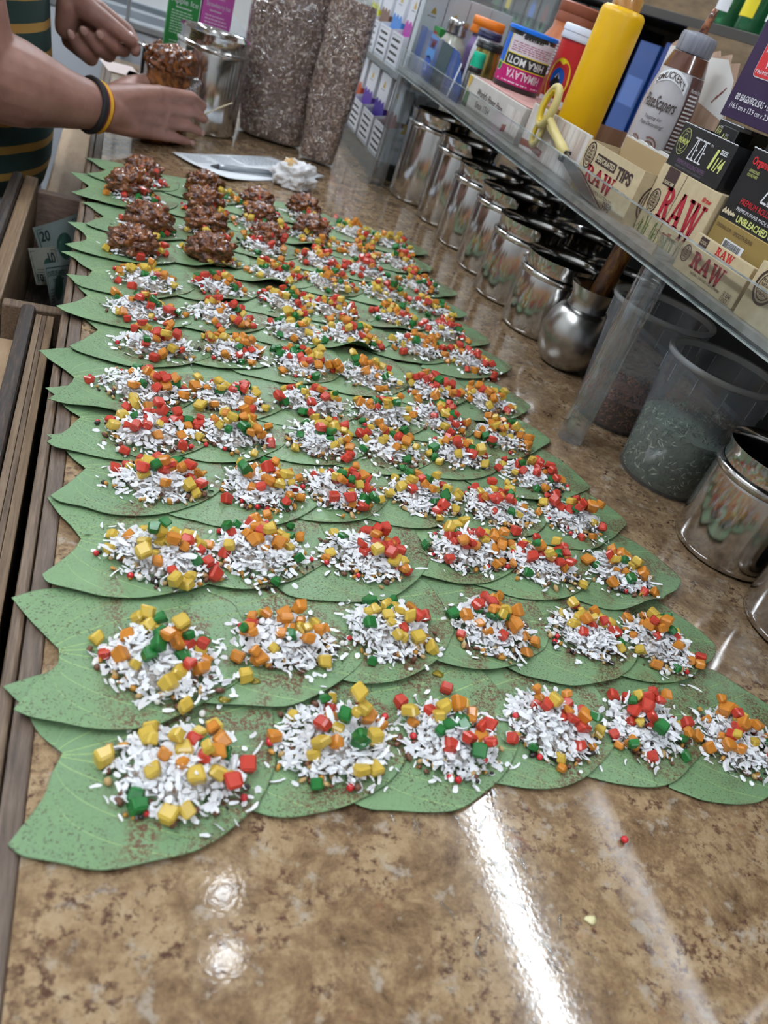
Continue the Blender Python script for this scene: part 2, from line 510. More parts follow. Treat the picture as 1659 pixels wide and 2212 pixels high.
cd = thing('cash_drawer', 'open wooden cash drawer with banknotes beside the counter edge', 'drawer', (-0.05, 0.92, -0.16))
def dbox(name, x0, x1, y0, y1, z0, z1, m, bev=0.0, par=None):
    return box(name, x0 + 0.05, x1 + 0.05, y0 - 0.92, y1 - 0.92, z0 + 0.16, z1 + 0.16, m, par or cd, bev)
dbox('front_board', -0.088, -0.073, 0.735, 1.10, -0.16, -0.04, M_ply, 0.002)
dbox('end_board', -0.072, -0.001, 0.728, 0.742, -0.16, -0.042, M_trim2, 0.0015)
dbox('end_board', -0.072, -0.001, 1.078, 1.092, -0.16, -0.05, M_pinkwood, 0.0015)
dbox('drawer_bottom', -0.072, -0.001, 0.742, 1.078, -0.16, -0.15, M_darkwood)
dbox('handle_rail', -0.102, -0.089, 0.74, 1.09, -0.12, -0.034, M_darkwood, 0.005)

nd = thing('closed_drawer', 'closed plywood drawer with dark rounded pull rail at lower left', 'drawer', (-0.05, 0.4, -0.16))
def nbox(name, x0, x1, y0, y1, z0, z1, m, bev=0.0):
    return box(name, x0 + 0.05, x1 + 0.05, y0 - 0.4, y1 - 0.4, z0 + 0.16, z1 + 0.16, m, nd, bev)
for i, (a, b_) in enumerate(((-0.0425, -0.0375), (-0.0373, -0.0335), (-0.0333, -0.0272))):
    nbox('plywood_layer', a, b_, -0.1, 0.715, -0.16, -0.040 - 0.0004 * (i % 2), (M_ply, M_trim2, M_ply)[i], 0.0006)
nbox('pull_rail', -0.0555, -0.0435, -0.1, 0.727, -0.10, -0.036, M_darkwood, 0.004)
nbox('shade_board', -0.02, -0.012, -0.1, 0.715, -0.16, -0.045, M_black)  # black board stands in for the shade in the gap beside the trim
nbox('drawer_face', -0.14, -0.0565, -0.1, 0.727, -0.16, -0.075, M_lightwood, 0.002)

# the far end of the seller side: a white chest behind the man
fc = thing('display_chest', 'white chest with grey sliding frame behind the counter end', 'chest', (-0.1, 2.2, FLOOR))
M_chest = mat('chest_white', (0.62, 0.66, 0.72), 0.4, col2=(0.56, 0.6, 0.67), scale=5)
M_frame = mat('chest_frame', (0.40, 0.43, 0.46), 0.3, metal=0.6)
M_glassd = mat('chest_glass', (0.20, 0.23, 0.26), 0.08, coat=0.5)
def fbox(name, x0, x1, y0, y1, z0, z1, m, bev=0.003):
    return box(name, x0 + 0.1, x1 + 0.1, y0 - 2.2, y1 - 2.2, z0 + LZ, z1 + LZ, m, fc, bev)
fbox('body', -0.5, 0.28, 1.95, 2.5, -0.95, 0.035, M_chest)
fbox('top_rail', -0.5, 0.28, 1.945, 1.985, 0.036, 0.052, M_frame)
fbox('top_rail', -0.5, 0.28, 2.02, 2.05, 0.04, 0.064, M_frame)
fbox('lid_glass', -0.5, 0.28, 2.055, 2.45, 0.04, 0.075, M_glassd)
fbox('corner_post', 0.012, 0.02, 1.93, 1.944, -0.1, 0.3, M_frame, 0.001)
# ================================================================== betel leaves and their toppings
def leaf_mat(name, c1, c2, under=False):
    m, N, L, b = newmat(name)
    def math(op, a, c=None, clamp=False):
        n = N.new('ShaderNodeMath'); n.operation = op; n.use_clamp = clamp
        for i, v in enumerate((a, c)):
            if v is None: continue
            if isinstance(v, (int, float)): n.inputs[i].default_value = v
            else: L.new(v, n.inputs[i])
        return n.outputs[0]
    uv = N.new('ShaderNodeUVMap')
    sx = N.new('ShaderNodeSeparateXYZ'); L.new(uv.outputs[0], sx.inputs[0])
    U, Vv = sx.outputs[0], sx.outputs[1]          # centimetres: U from the stem notch, V across
    up = math('MAXIMUM', math('ADD', U, 0.35), 0.001)
    av = math('ABSOLUTE', Vv)
    lines = None
    for k, p, wd in ((0.0, 1.0, 0.055), (0.30, 0.95, 0.05), (0.95, 0.62, 0.045), (2.1, 0.42, 0.035), (3.4, 0.25, 0.03)):
        d = math('ABSOLUTE', math('SUBTRACT', av, math('MULTIPLY', math('POWER', up, p), k)))
        ln = math('SUBTRACT', 1.0, math('DIVIDE', d, wd), True)
        lines = ln if lines is None else math('MAXIMUM', lines, ln)
    cb = N.new('ShaderNodeCombineXYZ'); L.new(U, cb.inputs[0]); L.new(Vv, cb.inputs[1])
    oi = N.new('ShaderNodeObjectInfo'); L.new(math('MULTIPLY', oi.outputs['Random'], 50.0), cb.inputs[2])
    def nz(scale, det=3, rough=0.5):
        n = N.new('ShaderNodeTexNoise'); n.inputs['Scale'].default_value = scale; n.inputs['Detail'].default_value = det
        n.inputs['Roughness'].default_value = rough
        L.new(cb.outputs[0], n.inputs['Vector']); return n.outputs['Fac']
    vo = N.new('ShaderNodeTexVoronoi'); vo.feature = 'DISTANCE_TO_EDGE'; vo.inputs['Scale'].default_value = 2.6
    L.new(cb.outputs[0], vo.inputs['Vector'])
    net = math('SUBTRACT', 1.0, math('DIVIDE', vo.outputs['Distance'], 0.035), True)
    def mix(fac, a, c):
        x = N.new('ShaderNodeMix'); x.data_type = 'RGBA'
        L.new(fac, x.inputs[0])
        for i, v in ((6, a), (7, c)):
            if isinstance(v, tuple): x.inputs[i].default_value = (*v, 1)
            else: L.new(v, x.inputs[i])
        return x.outputs[2]
    def step(v, lo, hi):
        r = N.new('ShaderNodeMapRange'); r.interpolation_type = 'SMOOTHSTEP'
        r.inputs['From Min'].default_value = lo; r.inputs['From Max'].default_value = hi
        L.new(v, r.inputs['Value']); return r.outputs[0]
    var = math('ADD', math('MULTIPLY', nz(0.5), 0.6), math('MULTIPLY', oi.outputs['Random'], 0.4))
    col = mix(var, c1, c2)
    col = mix(math('MULTIPLY', net, 0.35), col, tuple(x * 0.45 for x in c1))
    col = mix(math('MULTIPLY', lines, 0.75), col, (0.36, 0.50, 0.18))
    if not under:
        # dusting of brown catechu powder and fine dark specks that cling to the wet leaf
        reg = step(nz(0.5, 3), 0.44, 0.58)
        grain = step(nz(6.0, 4, 0.8), 0.46, 0.55)
        far = step(U, 1.0, 3.0)
        pow_ = math('MULTIPLY', math('MULTIPLY', reg, grain), far)
        col = mix(math('MULTIPLY', pow_, 0.95), col, (0.115, 0.035, 0.018))
        spk = math('MULTIPLY', step(nz(9.0, 2, 0.6), 0.58, 0.63), step(nz(0.35, 1), 0.34, 0.5))
        col = mix(math('MULTIPLY', spk, 0.8), col, (0.05, 0.03, 0.012))
    L.new(col, b.inputs['Base Color'])
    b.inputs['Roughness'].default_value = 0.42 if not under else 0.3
    b.inputs['Specular IOR Level'].default_value = 0.4
    bp = N.new('ShaderNodeBump'); bp.inputs['Strength'].default_value = 0.35; bp.inputs['Distance'].default_value = 0.0006
    L.new(math('SUBTRACT', lines, math('MULTIPLY', net, 0.5)), bp.inputs['Height'])
    L.new(bp.outputs['Normal'], b.inputs['Normal'])
    return m

M_leaf = leaf_mat('leaf_pale', (0.132, 0.228, 0.113), (0.19, 0.31, 0.148))
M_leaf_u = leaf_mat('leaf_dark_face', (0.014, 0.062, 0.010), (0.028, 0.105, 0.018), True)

# heap centres, measured row by row from the front, six across
HEAPS = [
 [(0.054,0.209),(0.127,0.223),(0.189,0.224),(0.252,0.231),(0.315,0.231),(0.375,0.221)],
 [(0.049,0.267),(0.114,0.284),(0.173,0.296),(0.242,0.302),(0.309,0.300),(0.364,0.295)],
 [(0.050,0.345),(0.107,0.356),(0.175,0.360),(0.252,0.374),(0.306,0.366),(0.373,0.364)],
 [(0.050,0.415),(0.115,0.420),(0.171,0.428),(0.236,0.434),(0.297,0.428),(0.361,0.427)],
 [(0.046,0.471),(0.104,0.482),(0.169,0.489),(0.226,0.493),(0.286,0.497),(0.351,0.481)],
 [(0.042,0.529),(0.103,0.534),(0.171,0.544),(0.231,0.543),(0.286,0.551),(0.346,0.540)],
 [(0.052,0.600),(0.116,0.616),(0.174,0.612),(0.235,0.612),(0.297,0.606),(0.354,0.602)],
 [(0.041,0.661),(0.110,0.682),(0.179,0.677),(0.237,0.691),(0.309,0.695),(0.364,0.685)],
 [(0.046,0.728),(0.113,0.747),(0.181,0.741),(0.233,0.748),(0.302,0.763),(0.360,0.753)],
 [(0.036,0.798),(0.112,0.827),(0.177,0.814),(0.241,0.822),(0.307,0.826),(0.361,0.815)],
 [(0.049,0.872),(0.113,0.902),(0.176,0.889),(0.239,0.886),(0.300,0.888),(0.366,0.882)],
 [(0.036,0.962),(0.115,0.972),(0.180,0.962),(0.244,0.962),(0.305,0.950),(0.361,0.953)],
 [(0.046,1.038),(0.124,1.043),(0.187,1.028),(0.252,1.045),(0.316,1.030),(0.369,1.022)]]
NR, NC = len(HEAPS), 6
ROWW = ['nearest', 'second', 'third', 'fourth', 'fifth', 'sixth', 'seventh', 'eighth', 'ninth', 'tenth', 'eleventh', 'twelfth', 'farthest']
COLW = ['leftmost leaf', 'second leaf', 'third leaf', 'fourth leaf', 'fifth leaf', 'rightmost leaf']

OUT = [(-0.045, 0.000), (-0.047, -0.010), (-0.052, -0.020), (-0.0625, -0.037), (-0.056, -0.0425), (-0.045, -0.047), (-0.028, -0.051),
       (-0.010, -0.051), (0.006, -0.046), (0.021, -0.037), (0.034, -0.025), (0.044, -0.011), (0.0455, 0.006), (0.044, 0.022), (0.040, 0.037),
       (0.026, 0.045), (0.006, 0.050), (-0.014, 0.051), (-0.034, 0.049), (-0.052, 0.0455), (-0.068, 0.038), (-0.059, 0.024), (-0.052, 0.011)]
OUT_R = [(x if x < 0.03 else x, y) for x, y in OUT]
OUT_R[10:15] = [(0.030, -0.030), (0.043, -0.021), (0.056, -0.006), (0.051, 0.012), (0.040, 0.030)]

def resample(poly, n):
    P = [Vector((x, y)) for x, y in poly]
    # corner-keeping Catmull-Rom: points 0 (notch), 3 (lobe tip) and 20 stay sharp
    sharp = {0, 3, 11, 20}
    out = []
    m = len(P)
    per = max(1, n // m)
    for i in range(m):
        p1, p2 = P[i], P[(i + 1) % m]
        p0 = P[i - 1] if i not in sharp else p1 - (p2 - p1)
        p3 = P[(i + 2) % m] if (i + 1) % m not in sharp else p2 + (p2 - p1)
        for k in range(per):
            t = k / per
            out.append(0.5 * ((2 * p1) + (p2 - p0) * t + (2 * p0 - 5 * p1 + 4 * p2 - p3) * t * t + (3 * p1 - p0 - 3 * p2 + p3) * t ** 3))
    return out

class Leaf: pass
LEAVES = {}
CURL = {(7, 3): (0.0, 0.013), (2, 5): (0.01, 0.010), (9, 1): (0.01, 0.009), (9, 2): (0.0, 0.010), (6, 5): (0.0, 0.004),
        (4, 5): (-0.01, 0.004), (8, 1): (0.01, 0.006), (5, 0): (-0.03, 0.004), (11, 3): (0.0, 0.008), (8, 4): (0.0, 0.005)}
rl = random.Random(5)
for r in range(NR):
    for c in range(NC):
        lf = Leaf()
        lf.cx, lf.cy = HEAPS[r][c]
        lf.rot = radians(rl.uniform(-7, 7))
        lf.sc = rl.uniform(0.94, 1.06)
        lf.sy = rl.uniform(0.96, 1.05)
        lf.seed = rl.uniform(0, 100)
        lf.s = 0.006 if r == 0 else 0.034
        lf.t = 0.004 if c == 5 else 0.017
        lf.z0 = (0.0014 if r == 0 else 0.0036) + (0.0004 if c == 5 else 0.0012)
        lf.curl = CURL.get((r, c))
        o_ = OUT_R if c == 5 else OUT
        lf.out = [(x * lf.sc + rl.uniform(-0.0015, 0.0015), 0.009 + y * 0.95 * lf.sc * lf.sy + rl.uniform(-0.0012, 0.0012)) for x, y in o_]
        LEAVES[r, c] = lf

def leaf_z(lf, u, v):
    z = lf.z0 - lf.s * v + lf.t * u
    d = hypot(u, v)
    z += 0.0006 * noise.noise(Vector((u * 45 + lf.seed, v * 45, lf.seed))) * min(1, d / 0.03)
    if lf.curl:
        u0, A = lf.curl
        k = max(0.0, (-v - 0.016) / 0.022)
        z += A * exp(-((u - u0) / 0.020) ** 2) * min(1.0, k) ** 1.5
    return max(z, 0.0006)

def to_local(lf, x, y):
    dx, dy = x - lf.cx, y - lf.cy
    c, s = cos(lf.rot), sin(lf.rot)
    return dx * c + dy * s, -dx * s + dy * c

def in_poly(P, x, y):
    k = False
    j = len(P) - 1
    for i in range(len(P)):
        xi, yi = P[i]; xj, yj = P[j]
        if (yi > y) != (yj > y) and x < (xj - xi) * (y - yi) / (yj - yi) + xi: k = not k
        j = i
    return k

def top_z(r, c, x, y):
    z = 0.0
    for rr in range(max(0, r - 1), min(NR, r + 2)):
        for cc in range(max(0, c - 1), min(NC, c + 2)):
            lf = LEAVES[rr, cc]
            u, v = to_local(lf, x, y)
            if in_poly(lf.out, u, v): z = max(z, leaf_z(lf, u, v))
    return z

TH = 0.00045
RINGS = [1.0, 0.985, 0.9, 0.75, 0.55, 0.3, 0.1]
def build_leaf(r, c):
    lf = LEAVES[r, c]
    ol = resample(lf.out, 69)
    n = len(ol)
    cen = Vector((-0.01, 0.0))
    V, Fc, idx, UV = [], [], [], []
    nv = 0
    for side in (0, 1):
        for k in RINGS:
            for p in ol:
                q = cen + (p - cen) * k
                V.append((q.x, q.y, leaf_z(lf, q.x, q.y) - (TH if side else 0)))
        V.append((cen.x, cen.y, leaf_z(lf, cen.x, cen.y) - (TH if side else 0)))
        b0 = side * (n * len(RINGS) + 1)
        for j in range(len(RINGS) - 1):
            for i in range(n):
                k2 = (i + 1) % n
                f = (b0 + j * n + i, b0 + j * n + k2, b0 + (j + 1) * n + k2, b0 + (j + 1) * n + i)
                Fc.append(f if not side else f[::-1]); idx.append(side)
        ctr = b0 + n * len(RINGS)
        j = len(RINGS) - 1
        for i in range(n):
            f = (b0 + j * n + i, b0 + j * n + (i + 1) % n, ctr)
            Fc.append(f if not side else f[::-1]); idx.append(side)
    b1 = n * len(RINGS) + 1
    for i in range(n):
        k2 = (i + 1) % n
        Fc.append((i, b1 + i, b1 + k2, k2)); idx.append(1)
    row = ROWW[r]
    lab = ('pale green betel leaf, %s of the %s row from the front' % (COLW[c], row)) if 0 < r < NR - 1 else ('pale green betel leaf, %s of the %s row' % (COLW[c], row))
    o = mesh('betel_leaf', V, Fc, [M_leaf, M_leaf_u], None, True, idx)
    me = o.data
    uvl = me.uv_layers.new(name='UVMap')
    co = [(v.co.x, v.co.y) for v in me.vertices]
    flat = []
    for lp in me.loops:
        x, y = co[lp.vertex_index]
        flat += [(x + 0.045) * 100, (y - 0.009) * 100]
    uvl.data.foreach_set('uv', flat)
    o.location = (lf.cx, lf.cy, 0)
    o.rotation_euler = (0, 0, lf.rot)
    tag(o, lab, 'betel leaf', 'betel leaves laid out in overlapping rows')
    return o
for r in range(NR):
    for c in range(NC): build_leaf(r, c)

# ------------------------------------------------------------------ toppings
M_coco = mat('shredded_coconut', (0.86, 0.86, 0.88), 0.6)
M_mix = mat('spice_bed', (0.66, 0.62, 0.58), 0.7, col2=(0.30, 0.17, 0.11), scale=420, lo=0.45, hi=0.7)
def jelly(name, c):
    return mat(name, c, 0.27, trans=0.35, spec=0.45)
M_jelly = [jelly('candied_red', (0.76, 0.075, 0.045)), jelly('candied_orange', (0.88, 0.33, 0.045)),
           jelly('candied_yellow', (0.93, 0.64, 0.10)), jelly('candied_green', (0.025, 0.22, 0.045))]
JN = ['red', 'orange', 'yellow', 'green']
M_pearl_r = mat('red_pearl', (0.52, 0.018, 0.022), 0.25, coat=0.3)
M_pearl_w = mat('white_pearl', (0.80, 0.78, 0.72), 0.35)
M_seed_b = mat('brown_seed', (0.13, 0.05, 0.025), 0.45)
M_seed_o = mat('orange_seed', (0.48, 0.22, 0.03), 0.45)
M_seed_d = mat('dark_seed', (0.02, 0.012, 0.012), 0.35)
M_seed_t = mat('tan_seed', (0.46, 0.30, 0.12), 0.45)

def chunk_geo(rr, size):
    """irregular bevelled cube"""
    bm = bmesh.new()
    bmesh.ops.create_cube(bm, size=1.0)
    for v in bm.verts:
        v.co = Vector((v.co.x * rr.uniform(0.72, 1.18), v.co.y * rr.uniform(0.72, 1.18), v.co.z * rr.uniform(0.62, 1.0))) + Vector((rr.uniform(-.15, .15), rr.uniform(-.15, .15), rr.uniform(-.1, .1)))
    bmesh.ops.bevel(bm, geom=bm.edges[:], offset=0.15, segments=1, affect='EDGES')
    bmesh.ops.recalc_face_normals(bm, faces=bm.faces[:])
    V = [v.co.copy() * size for v in bm.verts]
    Fc = [tuple(v.index for v in f.verts) for f in bm.faces]
    bm.free()
    return V, Fc
rc = random.Random(21)
CHUNKS = [chunk_geo(rc, 1.0) for _ in range(9)]
CH_MESH = {}
def chunk_mesh(k, col):
    if (k, col) not in CH_MESH:
        me = bpy.data.meshes.new('candied_fruit_cube')
        me.from_pydata([tuple(v) for v in CHUNKS[k][0]], [], CHUNKS[k][1])
        me.materials.append(M_jelly[col])
        me.polygons.foreach_set('use_smooth', [True] * len(me.polygons))
        me.set_sharp_from_angle(angle=radians(28))
        CH_MESH[k, col] = me
    return CH_MESH[k, col]

_ib = bmesh.new(); bmesh.ops.create_icosphere(_ib, subdivisions=1, radius=1.0)
ICO1 = ([v.co.copy() for v in _ib.verts], [tuple(v.index for v in f.verts) for f in _ib.faces]); _ib.free()
_ib = bmesh.new(); bmesh.ops.create_icosphere(_ib, subdivisions=2, radius=1.0)
ICO2 = ([v.co.copy() for v in _ib.verts], [tuple(v.index for v in f.verts) for f in _ib.faces]); _ib.free()
def ball_mesh(m, name):
    me = bpy.data.meshes.new(name)
    me.from_pydata([tuple(v) for v in ICO2[0]], [], ICO2[1])
    me.materials.append(m)
    me.polygons.foreach_set('use_smooth', [True] * len(me.polygons))
    return me
PEARL_ME = {0: ball_mesh(M_pearl_r, 'sugar_pearl'), 1: ball_mesh(M_pearl_w, 'sugar_pearl')}

stuff_c = ([], [], []); stuff_s = ([], [], [])
def add_stuff(dst, geo, mtx, mi):
    b = len(dst[0])
    dst[0].extend(mtx @ v for v in geo[0])
    dst[1].extend(tuple(b + i for i in f) for f in geo[1])
    dst[2].extend([mi] * len(geo[1]))

GULK = {(12, 0), (11, 0), (10, 0), (9, 0), (12, 1), (11, 1), (10, 1), (9, 1), (12, 2), (11, 2), (10, 2), (12, 3), (11, 3)}
n_ind = 0
def rotm(rr): return Matrix.Rotation(rr.uniform(0, 6.28), 3, Vector((rr.uniform(-1, 1), rr.uniform(-1, 1), rr.uniform(-1, 1))).normalized())
def heap(r, c):
    global n_ind
    rr = random.Random(r * 37 + c * 101 + 3)
    cx, cy = HEAPS[r][c]
    where = '%s of the %s row' % (COLW[c], ROWW[r])
    a = (0.029 if c == 0 else 0.0255) * rr.uniform(0.9, 1.1); bq = 0.022 * rr.uniform(0.9, 1.1)
    ph = rr.uniform(-0.5, 0.35)
    H = rr.uniform(0.0085, 0.012)
    oy = -0.003
    cph, sph = cos(ph), sin(ph)
    def pos(p, q): return cx + p * cph - q * sph, cy + oy + p * sph + q * cph
    lump = rr.uniform(0, 50)
    def mound(p, q):
        d = (p / a) ** 2 + (q / bq) ** 2
        return H * max(0.0, 1 - d) ** 0.8 * (0.75 + 0.5 * noise.noise(Vector((p * 90 + lump, q * 90, lump))))
    # --- coconut: a mound with shreds lying on it
    V, Fc = [], []
    n1, n2 = 22, 6
    for j in range(n2):
        k = (1 - j / (n2 - 1)) * 0.66
        for i in range(n1):
            an = 2 * pi * i / n1
            e = k * (1 + 0.22 * noise.noise(Vector((cos(an) * 2 + lump, sin(an) * 2, 3.0))))
            p, q = a * e * cos(an), bq * e * sin(an)
            x, y = pos(p, q)
            tz = top_z(r, c, x, y)
            zz = (tz + 0.72 * mound(p, q) + 0.0004) if j else max(0.0009, tz - 0.0002)
            V.append((x - cx, y - cy, zz + (0.0022 * noise.noise(Vector((x * 420, y * 420, 1))) if j else 0)))
    for j in range(n2 - 1):
        for i in range(n1):
            k2 = (i + 1) % n1
            Fc.append((j * n1 + i, j * n1 + k2, (j + 1) * n1 + k2, (j + 1) * n1 + i))
    Fc.append(tuple((n2 - 1) * n1 + i for i in range(n1)))
    nfl = 560 if r < 4 else (390 if r < 8 else 280)
    nbed = len(Fc)
    for _ in range(nfl):
        q_ = rr.random()
        if q_ < 0.93:
            d = rr.random() ** 0.6 * 0.98
        else: d = rr.uniform(0.9, 1.35)
        an = rr.uniform(0, 2 * pi)
        p, q = a * d * cos(an), bq * d * sin(an)
        ln = rr.uniform(0.0022, 0.0055) * (1.8 if rr.random() < 0.12 else 1.0); wd = rr.uniform(0.0005, 0.0013)
        dr = rr.uniform(0, 2 * pi); bend = rr.uniform(-1.1, 1.1); tilt = rr.uniform(-0.7, 0.9) if d < 0.9 else 0.08
        x, y = pos(p, q)
        z = top_z(r, c, x, y) + mound(p, q) + rr.uniform(0.0001, 0.0016)
        bi = len(V)
        roll = rr.uniform(-0.9, 0.9)
        px, py, pz = x - cx, y - cy, z
        sg = 3
        for s in range(sg + 1):
            nx, ny = -sin(dr), cos(dr)
            w = wd * (0.6 if s in (0, sg) else 1.0) * rr.uniform(0.8, 1.2)
            dz = w * roll
            V.append((px + nx * w, py + ny * w, max(0.0012, pz + dz))); V.append((px - nx * w, py - ny * w, max(0.0012, pz - dz)))
            px += cos(dr) * ln / sg; py += sin(dr) * ln / sg; pz += sin(tilt) * ln / sg * 0.6
            dr += bend / sg
        for s in range(sg):
            Fc.append((bi + 2 * s, bi + 2 * s + 1, bi + 2 * s + 3, bi + 2 * s + 2))
    o = mesh('coconut_heap', V, Fc, [M_coco, M_mix], None, False, [1] * nbed + [0] * (len(Fc) - nbed), loc=(cx, cy, 0))
    tag(o, 'heap of shredded white coconut on the ' + where, 'coconut', 'coconut heaps on the leaves', 'stuff')
    # --- spice and seed mix peeking out low around the coconut
    nse = 34 if r < 6 else 16
    for _ in range(nse):
        an = rr.uniform(0, 2 * pi) if rr.random() < 0.4 else rr.uniform(pi, 2 * pi)
        d = rr.uniform(0.78, 1.12)
        p, q = a * d * cos(an) + rr.gauss(0, 0.002), bq * d * sin(an) + rr.gauss(0, 0.002)
        x, y = pos(p, q)
        k = rr.random()
        s = rr.uniform(0.0009, 0.0019)
        S = Matrix.Diagonal(Vector((s * rr.uniform(1, 1.9), s, s * rr.uniform(0.6, 1))))
        mt = (Matrix.Translation(Vector((x, y, top_z(r, c, x, y) + s * 0.95 + 0.3 * mound(p, q)))) @ (rotm(rr) @ S).to_4x4())
        add_stuff(stuff_s, ICO1, mt, 0 if k < 0.35 else 1 if k < 0.6 else 2 if k < 0.75 else 3)
    # --- sugar pearls
    for _ in range(rr.choice((3, 4, 5, 6, 7))):
        an = rr.uniform(0, 2 * pi); d = rr.uniform(0.8, 1.22)
        p, q = a * d * cos(an), bq * d * sin(an)
        x, y = pos(p, q); s = rr.uniform(0.0014, 0.0020)
        k = 0 if rr.random() < 0.62 else 1
        z = top_z(r, c, x, y) + s * 0.95 + 0.5 * mound(p, q)
        if r < 5:
            o = bpy.data.objects.new('sugar_pearl', PEARL_ME[k]); link(o)
            o.location = (x, y, z); o.scale = (s, s, s)
            tag(o, 'tiny round %s sugar pearl on the %s' % (('red', 'white')[k], where), 'sugar pearl', '%s pearls on %s' % (('red', 'white')[k], where))
        else:
            add_stuff(stuff_s, ICO1, Matrix.Translation((x, y, z)) @ Matrix.Scale(s, 4), 4 + k)
    # --- candied fruit
    nca = rr.randint(24, 32)
    gulk = (r, c) in GULK
    main = rr.choice((0, 1, 2))
    placed = []
    tries = 0
    while len(placed) < nca and tries < 900:
        tries += 1
        loose = rr.random() < 0.16
        if loose:
            an = rr.uniform(0, 2 * pi); d = rr.uniform(0.9, 1.25)
            p, q = a * d * cos(an), bq * d * sin(an)
        else:
            p, q = rr.gauss(0.004, a * 0.40), rr.gauss(0.005, bq * 0.40)
        s = rr.uniform(0.0048, 0.0076)
        x, y = pos(p, q)
        lv = 0
        hit = [t for t in placed if hypot(t[0] - x, t[1] - y) < (t[3] + s) * 0.44]
        if len(hit) > 1: continue
        z = top_z(r, c, x, y) + mound(p, q) * 0.9 + s * 0.42
        if hit: z = max(z, hit[0][2] + s * 0.62)
        if z > 0.024: continue
        placed.append((x, y, z, s))
        k = rr.random()
        col = main if k < 0.3 else rr.choices((0, 1, 2, 3), (0.25, 0.31, 0.24, 0.20))[0]
        g = rr.randrange(len(CHUNKS))
        R3 = Matrix.Rotation(rr.uniform(0, 6.28), 3, 'Z') @ Matrix.Rotation(rr.gauss(0, 0.4), 3, 'X') @ Matrix.Rotation(rr.gauss(0, 0.4), 3, 'Y')
        if n_ind < 300:
            o = bpy.data.objects.new('candied_fruit_cube', chunk_mesh(g, col)); link(o)
            o.location = (x, y, z); o.scale = (s, s, s); o.rotation_euler = R3.to_euler()
            fx = 'far' if q > bq * 0.3 else 'near' if q < -bq * 0.3 else 'middle'
            fy = 'left' if p < -a * 0.3 else 'right' if p > a * 0.3 else 'centre'
            spot = {'middle centre': 'centre'}.get(fx + ' ' + fy, (fx + ' ' + fy).replace('middle ', ''))
            tag(o, '%s candied cube, %s of the heap on the %s' % (JN[col], spot, where), 'candied fruit', 'candied fruit cubes on %s' % where)
            n_ind += 1
        else:
            add_stuff(stuff_c, CHUNKS[g], Matrix.Translation((x, y, z)) @ (R3 * s).to_4x4(), col)
for r in range(NR):
    for c in range(NC): heap(r, c)
o = mesh('candied_fruit_pieces', stuff_c[0], stuff_c[1], M_jelly, None, True, stuff_c[2])
o.data.set_sharp_from_angle(angle=radians(28))
tag(o, 'many small red, orange, yellow and green candied fruit pieces on the farther leaves', 'candied fruit', None, 'stuff')
o = mesh('seed_mix', stuff_s[0], stuff_s[1], [M_seed_b, M_seed_o, M_seed_d, M_seed_t, M_pearl_r, M_pearl_w], None, True, stuff_s[2])
tag(o, 'brown and orange seed and spice mix strewn around the coconut heaps', 'seeds', None, 'stuff')

# ------------------------------------------------------------------ rose-petal jam dollops on the far left leaves
M_jam = mat('rose_jam', (0.36, 0.11, 0.02), 0.14, col2=(0.085, 0.02, 0.007), scale=120, bump=0.35, bscale=620, coat=0.5, trans=0.3, lo=0.35, hi=0.62)
def blob(seed, rx, ry, rz, amp=0.35, sub=4, freq=1.7, grit=0.0):
    bm = bmesh.new(); bmesh.ops.create_icosphere(bm, subdivisions=sub, radius=1.0)
    for v in bm.verts:
        n = v.co.normalized()
        d = 1 + amp * noise.noise(n * freq + Vector((seed, 0, seed))) + amp * 0.5 * noise.noise(n * freq * 2.6 + Vector((0, seed, 0))) + amp * 0.32 * noise.noise(n * freq * 7 + Vector((seed, seed, 0)))
        if grit: d += grit * noise.noise(n * 17 + Vector((seed, 0, 0))) + grit * 0.8 * noise.noise(n * 34 + Vector((0, seed, 0)))
        v.co = Vector((n.x * rx * d, n.y * ry * d, max(n.z * rz * d, -rz * 0.55)))
    return bm
JAM = {(12,0):(0.046,1.042,0.022),(11,0):(0.030,0.968,0.026),(10,0):(0.050,0.868,0.025),(9,0):(0.034,0.790,0.024),(12,1):(0.120,1.046,0.024),(11,1):(0.113,0.975,0.023),
       (10,1):(0.112,0.900,0.023),(9,1):(0.110,0.818,0.024),(12,2):(0.186,1.036,0.021),(11,2):(0.181,0.972,0.022),(10,2):(0.182,0.903,0.021),(12,3):(0.250,1.056,0.023),(11,3):(0.246,0.968,0.023)}
for (r, c), (x, y, s) in JAM.items():
    sd = r * 3.1 + c * 7.7
    bm = blob(sd, s * 0.9, s * 0.78, s * 0.66, 0.40, 5, 2.4, 0.075)
    o = bmobj('jam_dollop', bm, M_jam, None, True)
    o.location = (x, y, top_z(r, c, x, y) + 0.011)
    tag(o, 'sticky brown rose jam dollop on the %s of the %s row' % (COLW[c], ROWW[r]), 'jam', 'rose jam dollops on the far leaves')

# stray bits on the bare counter and edge
def stray(name, me, loc, s, label, cat):
    o = bpy.data.objects.new(name, me); link(o); o.location = loc; o.scale = (s, s, s)
    return tag(o, label, cat)
stray('sugar_pearl', PEARL_ME[0], (0.2655, 0.1632, 0.0019), 0.0019, 'single red sugar pearl lying alone on the bare counter front', 'sugar pearl')
M_flake = mat('gold_crumb', (0.72, 0.66, 0.36), 0.2, coat=0.5)
o = bmobj('crumb', blob(3.3, 0.0028, 0.002, 0.0009, 0.5, 2), M_flake, None, True); o.location = (0.228, 0.1285, 0.0007)
tag(o, 'small pale yellow crumb on the bare counter front', 'crumb')
